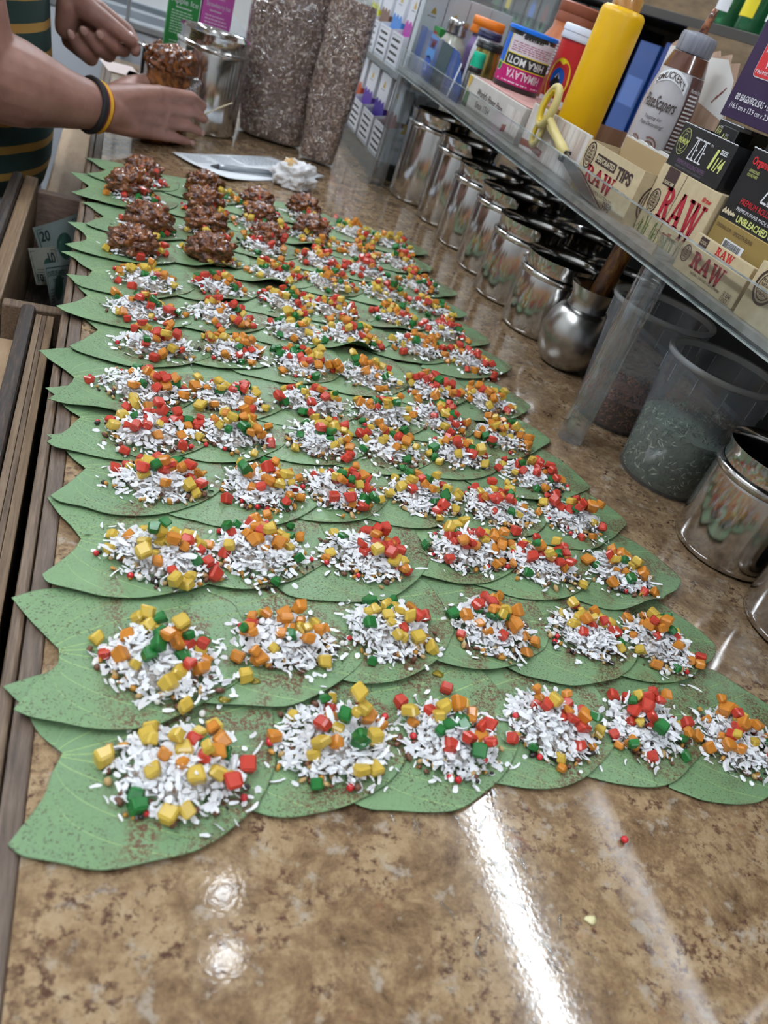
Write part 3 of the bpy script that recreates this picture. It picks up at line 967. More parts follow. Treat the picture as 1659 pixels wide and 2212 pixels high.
# thin film of spilt water with raised wet rims on the counter
M_water = sheet('water_film', (0.97, 0.98, 0.98), 0.03, 0.08, 0.95)
Vw, Fw = [], []
rw = random.Random(9)
for i in range(22):
    x = rw.gauss(0.187, 0.017); y = rw.uniform(0.105, 0.187)
    a0 = rw.uniform(0.9, 2.2); n = rw.randint(4, 8); pts = []
    px, py = x, y
    for k in range(n):
        pts.append((px, py, 0.00035)); px += cos(a0) * 0.0022; py += sin(a0) * 0.0022; a0 += rw.uniform(-0.7, 0.7)
    rad = [0.0002 + 0.0005 * sin(pi * (k + 0.5) / n) for k in range(n)]
    tube_geo(pts, rad, 8, Vw, Fw)
tag(mesh('spilt_water', Vw, Fw, M_water, None, True), 'thin curved trickles of spilt water on the counter front', 'water', None, 'stuff')
# yellow syrup drops on the leaves
M_syrup = mat('syrup', (0.55, 0.42, 0.02), 0.06, trans=0.6, coat=0.6)
for (x, y, s, r, c) in ((0.093, 0.255, 0.003, 1, 0), (0.197, 0.265, 0.0035, 1, 2), (0.077, 0.243, 0.003, 0, 0), (0.092, 0.415, 0.004, 3, 0), (0.127, 0.345, 0.003, 2, 1), (0.268, 0.29, 0.004, 1, 3), (0.082, 0.34, 0.003, 2, 0)):
    o = bmobj('syrup_drop', blob(x * 99, s, s * 0.7, 0.0008, 0.3, 2), M_syrup, None, True)
    o.location = (x, y, top_z(r, c, x, y) + 0.0004)
    tag(o, 'shiny yellow syrup drop on the %s of the %s row' % (COLW[c], ROWW[r]), 'syrup drop', 'syrup drops')
# ================================================================== steel canisters, tubs and pots on the counter
def canister(x, y, R, H, label, rz=0.0):
    t = thing('steel_canister', label, 'canister', (x, y, 0), rz, 'open steel canisters on the counter')
    h = H
    nb = h - 0.022
    lathe('body', [(0.0001, 0.0006), (R * 0.93, 0.0006), (R * 0.985, 0.003), (R, 0.008), (R, nb - 0.004), (R * 0.985, nb - 0.001),
                   (R * 0.95, nb - 0.001), (R * 0.95, 0.004), (0.0001, 0.004)], M_steel, t, 64)
    lathe('bead_ring', [(R * 0.985, nb - 0.002), (R * 1.02, nb - 0.0005), (R * 1.035, nb + 0.002), (R * 1.02, nb + 0.0045), (R * 0.96, nb + 0.006), (R * 0.95, nb)], M_steel, t, 64)
    lathe('neck', [(R * 0.955, nb + 0.004), (R * 0.945, nb + 0.008), (R * 0.955, h - 0.006), (R * 0.995, h - 0.0012), (R * 1.0, h), (R * 0.985, h - 0.0004),
                   (R * 0.94, h - 0.006), (R * 0.93, nb + 0.008), (R * 0.94, nb + 0.002)], M_steel, t, 64)
    return t
CANS = [(0.498, 1.3217, 0.0520, 0.1361, 'tall steel canister at the far end of the row under the shelf'),
        (0.513, 1.2189, 0.0464, 0.1264, 'second steel canister from the far end of the row'),
        (0.5168, 1.120, 0.0480, 0.1121, 'third steel canister from the far end of the row'),
        (0.5174, 1.022, 0.0480, 0.1110, 'fourth steel canister from the far end of the row'),
        (0.5086, 0.9270, 0.0451, 0.1008, 'fifth steel canister from the far end of the row'),
        (0.5121, 0.8330, 0.0443, 0.0912, 'short steel canister beside the round steel pot'),
        (0.510, 0.4120, 0.0440, 0.0940, 'steel canister right of the tub of green seeds'),
        (0.515, 0.3160, 0.0460, 0.0940, 'nearest steel canister cut off by the right picture edge'),
        (0.140, 1.4219, 0.0540, 0.1385, 'tall steel canister standing behind the jam bag')]
for c_ in CANS: canister(*c_)
for i, (x, y, h) in enumerate(((0.63, 1.24, 0.10), (0.63, 1.125, 0.10), (0.63, 0.99, 0.09), (0.625, 0.86, 0.085))):
    canister(x, y, 0.045, h, 'steel canister in the shadowed back row, %s from the far end' % ('first', 'second', 'third', 'fourth')[i])

# round steel pot with a wooden pestle
t = thing('steel_pot', 'dull round-bellied steel pot with narrow neck and flared rim', 'pot', (0.505, 0.738, 0))
lathe('belly', [(0.0001, 0.0006), (0.020, 0.0006), (0.0265, 0.004), (0.033, 0.014), (0.0372, 0.028), (0.0378, 0.040), (0.0350, 0.053), (0.0285, 0.065),
                (0.0232, 0.070), (0.0222, 0.070), (0.027, 0.063), (0.0335, 0.052), (0.0362, 0.040), (0.0355, 0.028), (0.0315, 0.015), (0.02, 0.005), (0.0001, 0.005)], M_steel_dull, t, 56)
lathe('neck', [(0.0228, 0.069), (0.0212, 0.0745), (0.0218, 0.083), (0.0262, 0.0925), (0.0266, 0.0938), (0.0252, 0.0932), (0.0205, 0.083), (0.02, 0.0745), (0.0218, 0.069)], M_steel_dull, t, 56)
t = thing('pestle', 'brown stained wooden stick standing in the round steel pot', 'pestle', (0.515, 0.744, 0.012))
M_stick = wood_mat('stained_stick', (0.045, 0.012, 0.005), (0.20, 0.07, 0.015), (0.50, 0.25, 0.04), scale=55, stretch=(3, 3, 1), rough=0.35)
V, Fc = tube_geo([(-0.008, -0.006, 0.0), (-0.002, -0.002, 0.06), (0.006, 0.0, 0.128), (0.0065, 0.0, 0.136)], [0.0105, 0.0105, 0.0108, 0.009], 20)
mesh('shaft', V, Fc, M_stick, t, True)

# translucent tubs
M_tubp = sheet('cloudy_plastic', (0.84, 0.87, 0.91), 0.12, 0.04, 0.25, body=(0.62, 0.67, 0.76), bodyfac=0.20)
M_tubrim = sheet('cloudy_plastic_rim', (0.80, 0.84, 0.88), 0.2, 0.06, 0.35, body=(0.68, 0.70, 0.72), bodyfac=0.6)
def tub(x, y, rb, rt, H, label, fill_name, fill_label, fill_h, fmat, dark):
    t = thing('plastic_tub', label, 'tub', (x, y, 0), 0, 'cloudy plastic tubs')
    rr = lambda z: rb + (rt * 0.955 - rb) * z / H
    lathe('wall', [(0.0001, 0.0007), (rb - 0.002, 0.0007), (rb, 0.003), (rr(H * 0.78), H * 0.78), (rr(H * 0.78) + 0.0015, H * 0.785), (rr(H) + 0.0012, H - 0.004)], M_tubp, t, 64)
    lathe('rim', [(rr(H), H - 0.006), (rt, H - 0.0045), (rt + 0.0008, H - 0.002), (rt, H), (rr(H) - 0.001, H - 0.0005), (rr(H) - 0.001, H - 0.006), (rr(H), H - 0.006)], M_tubrim, t, 64)
    V, Fc = [], []
    for j in range(24):
        a = 2 * pi * j / 24
        r1 = rr(H * 0.8) + 0.0022
        for z in (H * 0.79, H - 0.008): V.append((r1 * cos(a) * (1 if z < H * 0.85 else 1.012), r1 * sin(a) * (1 if z < H * 0.85 else 1.012), z))
    for j in range(24):
        V2, F2 = tube_geo([V[2 * j], V[2 * j + 1]], 0.00025, 5)
        if j % 2 == 0: mesh('grip_rib', V2, F2, M_tubrim, t)
    # contents
    f = thing(fill_name, fill_label, 'seeds', (x, y, 0.002))
    rf = lambda z: rr(z) - 0.0014
    lathe('mass', [(0.0001, 0.001), (rb - 0.0035, 0.001), (rf(0.004), 0.004), (rf(fill_h), fill_h), (rf(fill_h) * 0.6, fill_h + 0.004), (0.0001, fill_h + 0.006)], fmat[0], f, 48)
    rs = random.Random(int(x * 1000 + y * 999))
    V, Fc, ix = [], [], []
    for k in range(1500):
        a = rs.uniform(0, 2 * pi)
        if k < 1150:
            z = rs.uniform(0.004, fill_h + 0.012 * max(0, sin(a * 2 + 1))); r_ = rf(z) + 0.0002
        else:
            r_ = rf(fill_h) * sqrt(rs.random()); z = fill_h + 0.005
        tdir = Vector((-sin(a), cos(a), 0)); up = Vector((0, 0, 1)); nn = Vector((cos(a), sin(a), 0))
        an = rs.uniform(0, 3.14); l = rs.uniform(0.002, 0.0038); w = rs.uniform(0.0004, 0.0007)
        d = tdir * cos(an) + up * sin(an); e = -tdir * sin(an) + up * cos(an)
        p = Vector((r_ * cos(a), r_ * sin(a), z)); b = len(V)
        V += [p - d * l, p - e * w + nn * 0.0003, p + d * l, p + e * w + nn * 0.0003]
        Fc.append((b, b + 1, b + 2, b + 3)); ix.append(1 if rs.random() < 0.7 else 0)
    s = mesh('loose_seeds', V, Fc, list(fmat[1:3]), f, False, ix); s['kind'] = 'stuff'
M_fen1 = mat('fennel_mass', (0.16, 0.20, 0.15), 0.7, col2=(0.24, 0.29, 0.21), scale=260, stretch=(1, 1, 1), bump=0.6)
M_fen2 = mat('fennel_light', (0.62, 0.70, 0.50), 0.6); M_fen3 = mat('fennel_dark', (0.10, 0.13, 0.09), 0.6)
M_red1 = mat('spice_mass', (0.09, 0.035, 0.02), 0.7, col2=(0.2, 0.085, 0.045), scale=260, bump=0.6)
M_red2 = mat('spice_light', (0.50, 0.20, 0.10), 0.6); M_red3 = mat('spice_dark', (0.05, 0.02, 0.012), 0.6)
tub(0.5100, 0.5170, 0.0412, 0.0507, 0.1185, 'cloudy plastic tub holding grey-green seeds, right of the acrylic rod', 'fennel_seeds', 'grey-green seeds filling the lower half of the right tub', 0.055, (M_fen1, M_fen2, M_fen3), 0)
tub(0.5090, 0.6230, 0.0375, 0.0510, 0.1230, 'cloudy plastic tub holding red-brown shreds, behind the acrylic rod', 'spice_shreds', 'red-brown spice shreds in the bottom of the left tub', 0.030, (M_red1, M_red2, M_red3), 0)

# ================================================================== clear acrylic shelf
ZS = 0.178
M_trayfloor = mat('tray_floor', (0.33, 0.32, 0.30), 0.35, col2=(0.22, 0.21, 0.19), scale=90, bump=0.05)
sh = thing('acrylic_shelf', 'long clear acrylic shelf tray on rods above the canisters', 'shelf', (0.54, 0.75, 0))
def hbox(name, x0, x1, y0, y1, z0, z1, m, bev=0.0):
    return box(name, x0 - 0.54, x1 - 0.54, y0 - 0.75, y1 - 0.75, z0, z1, m, sh, bev)
hbox('tray_floor', 0.4225, 0.665, 0.05, 1.392, 0.1725, ZS, M_trayfloor)
hbox('shade_underside', 0.4225, 0.665, 0.05, 1.392, 0.1695, 0.1722, M_black)  # black sheet in place of the shade beneath the tray
hbox('front_lip', 0.4190, 0.4222, 0.05, 1.392, 0.1705, 0.2035, M_acrylic)
hbox('lip_top_edge', 0.4188, 0.4224, 0.05, 1.392, 0.2036, 0.2046, M_acrylic_edge)
hbox('lip_bottom_edge', 0.4186, 0.4224, 0.05, 1.392, 0.1690, 0.1704, M_acrylic_edge)
hbox('end_wall', 0.4226, 0.665, 1.3885, 1.3915, ZS, 0.2035, M_acrylic)
hbox('back_wall', 0.6652, 0.668, 0.05, 1.392, 0.1690, 0.2035, M_acrylic)
M_rod = sheet('acrylic_rod', (0.93, 0.95, 0.96), 0.04, 0.05, 0.95, body=(0.6, 0.64, 0.70), bodyfac=0.05)
for y in (0.5635, 1.36, 0.12):
    lathe('support_rod', [(0.0001, 0.0006), (0.0125, 0.0006), (0.0125, 0.168)], M_rod, sh, 32, loc=(0.4325 - 0.54, y - 0.75, 0))
    lathe('rod_bore', [(0.0096, 0.003), (0.0096, 0.167)], M_rod, sh, 32, loc=(0.4325 - 0.54, y - 0.75, 0))
    lathe('rod_cap', [(0.0098, ZS + 0.0002), (0.0098, 0.196), (0.0001, 0.196)], M_rod, sh, 32, loc=(0.4325 - 0.54, y - 0.75, 0))
db = thing('shade_board', 'added black board darkening the space under the shelf', 'board', (0.73, 0.75, 0.0006))
box('panel', -0.006, 0.006, -0.7, 0.65, 0, 0.16, M_black, db, 0.001)  # black board added to block light and darken the space under the shelf
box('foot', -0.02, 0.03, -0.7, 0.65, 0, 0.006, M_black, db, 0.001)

# ------------------------------------------------------------------ inks and cards
M_kraft = mat('kraft_card', (0.56, 0.45, 0.28), 0.7, col2=(0.48, 0.38, 0.235), scale=120, bump=0.05)
M_kraft_in = mat('kraft_inside', (0.40, 0.28, 0.14), 0.75)
I_red = mat('ink_red', (0.33, 0.008, 0.022), 0.55)
I_brown = mat('ink_brown', (0.045, 0.022, 0.018), 0.6)
I_cream = mat('ink_cream', (0.62, 0.53, 0.35), 0.6)
I_white = mat('ink_white', (0.78, 0.79, 0.82), 0.5)
I_black = mat('ink_black', (0.012, 0.012, 0.014), 0.5)
I_lime = mat('ink_lime', (0.62, 0.66, 0.20), 0.5)
I_grey = mat('ink_grey', (0.16, 0.16, 0.17), 0.5)
I_green = mat('ink_green', (0.12, 0.20, 0.03), 0.6)
I_bright = mat('ink_bright_red', (0.55, 0.02, 0.025), 0.5)
I_violet = mat('ink_violet', (0.20, 0.11, 0.22), 0.5)
I_gold = mat('ink_gold', (0.55, 0.36, 0.05), 0.5)
M_bcard = mat('black_card', (0.014, 0.014, 0.016), 0.33, coat=0.2)
M_goldcard = mat('gold_card', (0.33, 0.225, 0.075), 0.36, metal=0.25)
M_purple = mat('purple_card', (0.030, 0.014, 0.055), 0.35, coat=0.2)
M_whiteboard = mat('torn_card_edge', (0.72, 0.71, 0.68), 0.8)

RAWL = {
 'R': ([[(0.1, 0), (0.34, 0), (0.34, 1), (0.1, 1)], [(0, 0), (0.45, 0), (0.45, 0.12), (0, 0.12)], [(0, 0.88), (0.4, 0.88), (0.4, 1), (0, 1)],
        [(0.36, 0.50), (0.60, 0.52), (0.84, 0.06), (0.58, 0)], [(0.55, 0), (0.98, 0.0), (0.98, 0.12), (0.60, 0.12)]], 1.0),
 'A': ([[(0.05, 0), (0.24, 0), (0.52, 1.02), (0.38, 1.02)], [(0.36, 1.02), (0.60, 1.02), (0.94, 0), (0.64, 0)], [(0.2, 0.26), (0.75, 0.26), (0.75, 0.38), (0.2, 0.38)],
        [(0, 0), (0.34, 0), (0.34, 0.1), (0, 0.1)], [(0.55, 0), (1, 0), (1, 0.1), (0.55, 0.1)]], 1.02),
 'W': ([[(0, 1), (0.42, 1), (0.42, 0.9), (0, 0.9)], [(0.07, 1), (0.34, 1), (0.53, -0.12), (0.38, -0.12)], [(0.38, -0.12), (0.53, -0.12), (0.70, 0.95), (0.60, 0.95)],
        [(0.52, 1), (0.80, 1), (0.98, -0.14), (0.82, -0.14)], [(0.82, -0.14), (0.98, -0.14), (1.20, 1), (1.08, 1)], [(0.98, 1), (1.32, 1), (1.32, 0.9), (0.98, 0.9)]], 1.34)}
def raw_word(P, x, y, w, h, m):
    pts, Fc = [], []
    tot = 1.0 + 1.02 + 1.34 - 0.18
    sx = w / tot; ox = 0
    for ch in 'RAW':
        polys, adv = RAWL[ch]
        for pl in polys:
            b = len(pts); pts += [(x + (ox + a) * sx, y + b_ * h) for a, b_ in pl]; Fc.append(tuple(range(b, b + len(pl))))
        if ch == 'R':
            n = 12; b = len(pts)
            for i in range(n + 1):
                q = -pi / 2 + pi * i / n
                for ra, rb in ((0.42, 0.27), (0.17, 0.13)): pts.append((x + (ox + 0.34 + ra * cos(q)) * sx, y + (0.73 + rb * sin(q)) * h))
            Fc += [(b + 2 * i, b + 2 * i + 2, b + 2 * i + 3, b + 2 * i + 1) for i in range(n)]
        ox += adv - 0.06
    return P.put('lettering', pts, Fc, m, 'large red slab capitals')
def seal(P, cx, cy, a, b, words=('PUREST', 'NATURAL', 'HEMP', 'FIBERS'), m=None):
    m = m or I_brown
    P.ring(cx, cy, a, b, a * 0.16, m)
    P.ring(cx, cy, a * 0.72, b * 0.74, a * 0.07, m)
    P.ell(cx, cy + b * 0.55, a * 0.16, b * 0.1, m)
    hh = b * 0.19
    for i, w in enumerate(words):
        P.text(w, cx - a * 0.5, cy + b * 0.22 - i * hh * 1.25, hh, m, a * 1.0, 0.02)

def carton(o, w, d, h, m, inner=None, open_top=False, back_h=None, bev=0.0006):
    """closed carton, or an open tray with thin walls"""
    if not open_top:
        return box('carton', 0, w, 0, d, 0, h, m, o, bev)
    t = 0.0012
    box('front_panel', 0, w, 0, t, 0, h, m, o)
    box('back_panel', 0, w, d - t, d, 0, back_h or h, m, o)
    box('side_panel', 0, t, t, d - t, 0, h, m, o)
    box('side_panel', w - t, w, t, d - t, 0, h, m, o)
    box('bottom_panel', t, w - t, t, d - t, 0, t, inner or m, o)

# D: perforated wide tips display box, open with torn white back edge
D = product('rolling_tips_box', 'open kraft box of rolling tips behind the scissor blades', 'box', 0.442, 0.767, ZS)
w, h, d = 0.113, 0.047, 0.040
carton(D, w, d, h, M_kraft, M_kraft_in, True, 0.060)
box('inner_lining', 0.0014, w - 0.0014, d - 0.0030, d - 0.0014, 0.002, 0.0592, M_kraft_in, D)
rj = random.Random(4)
V, Fc = [], []
n = 26
for i in range(n + 1):
    zt = 0.0602 + rj.uniform(0, 0.0022)
    V += [(w * i / n, d - 0.0022, 0.0585), (w * i / n, d - 0.0026, zt), (w * i / n, d + 0.0004, zt), (w * i / n, d + 0.0004, 0.0585)]
for i in range(n):
    for k in range(3): Fc.append((4 * i + k, 4 * i + k + 1, 4 * i + 4 + k + 1, 4 * i + 4 + k))
mesh('torn_edge', V, Fc, M_whiteboard, D)
P_ = front(D)
seal(P_, 0.013, 0.0345, 0.0095, 0.0125)
P_.rect(0.027, 0.0315, 0.040, 0.0085, I_brown)
Print(D, lambda x, z: (x, -2 * EPS, z)).text('PERFORATED', 0.0285, 0.0332, 0.005, I_cream, 0.037, 0.02)
P_.text('TIPS', 0.0705, 0.0285, 0.0115, I_brown, 0.029, 0.04)
raw_word(P_, 0.018, 0.0135, 0.058, 0.0145, I_red)
P_.text('UNREFINED HEMP & COTTON TIPS', 0.022, 0.0078, 0.0026, I_brown, 0.062)
P_.text('WIDE', 0.070, 0.0042, 0.0034, I_brown, 0.018, 0.03); P_.text('TIPS', 0.071, 0.0003, 0.0034, I_brown, 0.015, 0.03)
P_.strokes([[(0.048, 0.047), (0.0475, 0.036), (0.047, 0.0285)]], 0.0006, I_cream, 'crease')
seal(side_right(D, w), 0.018, 0.022, 0.011, 0.016)

# E: organic hemp box
Eb = product('rolling_paper_box', 'large kraft rolling paper box with grass print, under the black box', 'box', 0.455, 0.653, ZS)
w, h = 0.091, 0.0585
carton(Eb, w, 0.07, h, M_kraft)
P_ = front(Eb)
P_.rect(0.0115, 0.0435, 0.018, 0.015, I_brown)
Print(Eb, lambda x, z: (x, -2 * EPS, z)).text('ORGANIC HEMP', 0.0128, 0.0448, 0.003, I_cream, 0.0155, 0.01)
seal(P_, 0.011, 0.0285, 0.0078, 0.0105)
raw_word(P_, 0.0225, 0.0175, 0.061, 0.0275, I_red)
P_.text('#raw', 0.072, 0.0468, 0.0042, I_bright, 0.0125, 0.02)
P_.text('NATURAL UNREFINED', 0.034, 0.0085, 0.0024, I_brown, 0.034)
P_.strokes([[(0.040, 0.0585), (0.0395, 0.046), (0.038, 0.0155), (0.0375, 0.002)]], 0.0005, I_brown, 'crease')
rg = random.Random(8); bl = []
for i in range(46):
    x = rg.uniform(0, 0.085); hh = rg.uniform(0.004, 0.013) * (0.5 + abs(sin(x * 70)))
    bl.append([(x, 0), (x + rg.uniform(-0.001, 0.001), hh * 0.6), (x + rg.uniform(-0.003, 0.003), hh)])
g = P_.strokes(bl, 0.0006, I_green, 'grass_print'); g['kind'] = 'stuff'

# F: black open box on top of E, with packs in it
Fb = product('black_paper_box', 'open black rolling paper box stacked on the grass print box', 'box', 0.456, 0.652, ZS + 0.0590)
w, h = 0.079, 0.034
carton(Fb, w, 0.055, h, M_bcard, None, True)
V = []
for i in range(41): V.append((w * i / 40, h + (0.0005 if i % 2 else 0)))
front(Fb).strokes([V], 0.0006, I_white, 'torn_edge')
P_ = front(Fb)
P_.ring(0.0105, 0.0205, 0.0075, 0.0105, 0.0004, I_lime); P_.ring(0.0105, 0.0205, 0.0042, 0.0062, 0.0004, I_lime)
P_.rect(0.0025, 0.0183, 0.016, 0.0046, M_bcard)
Print(Fb, lambda x, z: (x, -2 * EPS, z)).text('PREMIUM', 0.0028, 0.0186, 0.0042, I_lime, 0.0155, 0.02, 0.15)
P_.text('QUALITY', 0.0075, 0.0276, 0.0015, I_lime, 0.006); P_.text('QUALITY', 0.0075, 0.0122, 0.0015, I_lime, 0.006)
def zeze(P, x, y, w, h, m):
    s = w / 4.3; k = 0.22 * s
    L_ = []
    for i, ch in enumerate('ZEZE'):
        o = x + i * s * 1.1
        if ch == 'Z': L_ += [[(o, y + h), (o + s, y + h)], [(o + s * 0.95, y + h), (o + s * 0.05, y)], [(o, y), (o + s, y)]]
        else: L_ += [[(o + k / 2, y), (o + k / 2, y + h)], [(o, y + h), (o + s * 0.85, y + h)], [(o, y + h / 2), (o + s * 0.75, y + h / 2)], [(o, y), (o + s * 0.85, y)]]
    return P.strokes(L_, k, m)
zeze(P_, 0.0245, 0.0105, 0.0215, 0.0165, I_white)
P_.text('TM', 0.0475, 0.0255, 0.0019, I_white)
P_.text('1', 0.0555, 0.0105, 0.0155, I_lime, 0.006, 0.03, 0.2); P_.text('SIZE', 0.063, 0.0235, 0.0036, I_white, 0.0095, 0.03)
P_.text('1/4', 0.0615, 0.0105, 0.0105, I_lime, 0.012, 0.03, 0.2)
P_.text('PREMIUM ROLLING PAPERS', 0.014, 0.0042, 0.0035, I_violet, 0.042)
P_.text('PREMIUM PAPER MADE IN GERMANY', 0.014, 0.0012, 0.0017, I_grey, 0.040)
for i, (x, y, ww, dd, hh, lab) in enumerate(((0.002, 0.030, 0.046, 0.022, 0.044, 'black paper pack with round emblem standing at the back of the black box'),
                                        (0.034, 0.012, 0.022, 0.016, 0.041, 'black paper pack standing in the middle of the black box'))):
    k = product('paper_pack', lab, 'pack', 0.456 + y, 0.652 - x, ZS + 0.0605)
    box('pack_body', 0, ww, 0, dd, 0, hh, M_bcard, k, 0.0006)
    P_ = front(k)
    P_.text('1', (0.002, 0.004)[i], hh - 0.0115, 0.006, I_lime, 0.0022, 0.03, 0.2); P_.text('SIZE', (0.005, 0.008)[i], hh - 0.0065, 0.0016, I_white, 0.004)
    P_.text('1/4', (0.0045, 0.0075)[i], hh - 0.0115, 0.0044, I_lime, 0.005, 0.02, 0.2)
    if i == 0:
        P_.strokes([[(0.0105, 0.0), (0.0105, hh)]], 0.0004, I_grey, 'fold_edge')
        P_.ring(0.020, hh - 0.016, 0.006, 0.0075, 0.0003, I_lime); P_.text('PREMIUM', 0.0135, hh - 0.0175, 0.003, I_lime, 0.013, 0.02, 0.15)
    else: P_.strokes([[(ww - 0.0004, 0), (ww - 0.0004, hh)], [(0, hh - 0.0002), (ww, hh - 0.0002)]], 0.0004, I_grey, 'edge_line')

# G: organic black and gold box
Gb = product('organic_paper_box', 'tall black and gold organic rolling paper box at right', 'box', 0.459, 0.559, ZS, 0.0)
w, h = 0.098, 0.1045
box('gold_half', 0, w, 0, 0.06, 0, 0.0445, M_goldcard, Gb, 0.0006)
box('black_half', 0, w, 0.0, 0.06, 0.0446, 0.097, M_bcard, Gb, 0.0006)
box('lid_flap', 0.004, w - 0.002, 0.006, 0.058, 0.0972, h, M_bcard, Gb, 0.001)
front(Gb).strokes([[(w * i / 40, 0.0968 + (0.0005 if i % 2 else 0)) for i in range(41)]], 0.0006, I_white, 'torn_edge')
P_ = front(Gb)
P_.text('Organic', 0.006, 0.0845, 0.0075, I_bright, 0.021, 0.03)
P_.text('UNPROCESSED', 0.0075, 0.0808, 0.0021, I_lime, 0.0125); P_.text('ROLLING PAPERS', 0.0075, 0.0778, 0.0021, I_lime, 0.0125)
zeze(P_, 0.036, 0.066, 0.030, 0.021, I_white)
P_.text('PREMIUM ROLLING PAPERS', 0.016, 0.0585, 0.0044, I_bright, 0.062)
P_.text('PREMIUM PAPER MADE IN GERMANY', 0.016, 0.0535, 0.0026, I_white, 0.062)
P_.text('UNBLEACHED COLOR', 0.0215, 0.0462, 0.0052, I_lime, 0.062, 0.03)
P_.strokes([[(0.002 + 0.0012 * i, 0.0485 + 0.0018 * abs(sin(i * 0.9)) - 0.0012 * sin(i * 2.2)) for i in range(14)]], 0.0022, I_cream, 'flame_print')
P_.text('ORIGINAL GUM', 0.004, 0.0375, 0.0027, I_brown, 0.019); P_.text('SMOOTH BURN', 0.027, 0.0372, 0.0031, I_brown, 0.024)
P_.rect(0.0205, 0.0195, 0.026, 0.0135, I_white, 'barcode_label')
rb_ = random.Random(2); q = Print(Gb, lambda x, z: (x, -2 * EPS, z)); x = 0.0225; bars = []
while x < 0.0435:
    ww = rb_.choice((0.0003, 0.0006, 0.0009)); bars.append([(x, 0.0222), (x, 0.032)]); x += ww + 0.0006
q.strokes(bars, 0.0005, I_black, 'barcode')
q.text('8 906064 662977', 0.0215, 0.0200, 0.0019, I_black, 0.024)
P_.text('HANDROLLED AND PACKED IN INDIA', 0.006, 0.0075, 0.0021, I_brown, 0.038)
P_.strokes([[(0.012 + 0.0009 * i, 0.0125 + 0.0025 * abs(sin(i * 1.7)) + 0.002 * (i % 3)) for i in range(30)]], 0.0004, I_gold, 'skyline_print')
P_.ell(0.047, 0.0085, 0.0018, 0.0021, I_gold)
P_.rect(0.049, 0.0115, 0.04, 0.0115, I_white, 'sticker'); q.text('ORGANIC', 0.0515, 0.0145, 0.0048, I_red, 0.03, 0.02)

# H: dark purple bag box
Hb = product('bag_box', 'dark purple box of sandwich bags on top of the stack', 'box', 0.462, 0.622, ZS + 0.1075, 0.03)
w, h = 0.13, 0.074
box('carton', 0, w, 0, 0.075, 0, h, M_purple, Hb, 0.0006)
P_ = front(Hb)
q = Print(Hb, lambda x, z: (x, -2 * EPS, z))
def rrect(P, x, y, w, h, r, m):
    pts = []
    for cx_, cy_, a0 in ((x + w - r, y + r, -pi / 2), (x + w - r, y + h - r, 0), (x + r, y + h - r, pi / 2), (x + r, y + r, pi)):
        for i in range(5): pts.append((cx_ + r * cos(a0 + i * pi / 8), cy_ + r * sin(a0 + i * pi / 8)))
    return P.poly(pts, m, 'logo_panel')
rrect(P_, 0.0145, 0.0315, 0.062, 0.0315, 0.004, I_white)
rrect(q, 0.0152, 0.0322, 0.0606, 0.0301, 0.0035, I_bright)
q2 = Print(Hb, lambda x, z: (x, -3 * EPS, z))
q2.text('Red &', 0.0185, 0.0485, 0.0115, I_white, 0.028, 0.0); q2.text('White', 0.0230, 0.0385, 0.0125, I_white, 0.034, 0.0)
q2.text('PREMIUM QUALITY', 0.0172, 0.0338, 0.0031, I_white, 0.044)
q.text('80 BAGS/BOLSAS • 6.5 IN X 5.5 IN', 0.009, 0.0135, 0.0048, I_white, 0.070, 0.01)
q.text('(16.5 cm x 13.9 cm x 2.5 cm)', 0.007, 0.0062, 0.0050, I_white, 0.058, 0.01)

# I: small classic box with open lid; J: next one at the picture edge
for nm, lab, X, Y, ww, hh, k in (('rolling_paper_box', 'small kraft rolling paper box with its lid raised at the shelf front', 0.4310, 0.546, 0.083, 0.0225, 0),
                             ('rolling_paper_box', 'kraft rolling paper box cut off by the right picture edge', 0.4290, 0.457, 0.09, 0.040, 1)):
    b_ = product(nm, lab, 'box', X, Y, ZS)
    dd = 0.0245
    carton(b_, ww, dd, hh, M_kraft)
    P_ = front(b_)
    if k == 0:
        lid = box('raised_lid', 0.004, ww - 0.004, 0.004, 0.0085, hh + 0.0003, hh + 0.0085, M_kraft, b_, 0.0004)
        box('lid_tab', 0.012, 0.022, 0.0036, 0.0039, hh + 0.0012, hh + 0.0078, I_brown, b_)
        Print(b_, lambda x, z: (x, 0.0034, z)).text('CLASSIC', 0.0127, hh + 0.003, 0.0024, I_cream, 0.0086)
        raw_word(Print(b_, lambda x, z: (x, 0.0038, z)), 0.034, hh + 0.0015, 0.022, 0.006, I_bright)
        box('pack_inside', 0.006, ww - 0.006, 0.011, 0.020, hh + 0.0003, hh + 0.006, M_kraft, b_, 0.0004)
        seal(P_, 0.0085, 0.0145, 0.0055, 0.0066)
        raw_word(P_, 0.0185, 0.0075, 0.042, 0.0125, I_red)
        P_.text('NATURAL UNREFINED ROLLING PAPERS', 0.024, 0.0040, 0.0019, I_brown, 0.040)
        P_.ring(0.0735, 0.0045, 0.0001, 0.0001, 0.0001, I_brown)
        P_.strokes([[(0.068, 0.0012), (0.078, 0.0012), (0.078, 0.0080), (0.068, 0.0080), (0.068, 0.0012)]], 0.0003, I_brown, 'frame_line')
        P_.text('1 1/4', 0.0690, 0.0048, 0.0024, I_brown, 0.008, 0.02); P_.text('SIZE', 0.0695, 0.0018, 0.0021, I_brown, 0.007)
    else:
        seal(P_, 0.016, 0.026, 0.0115, 0.0125)
        raw_word(P_, 0.036, 0.013, 0.05, 0.018, I_red)

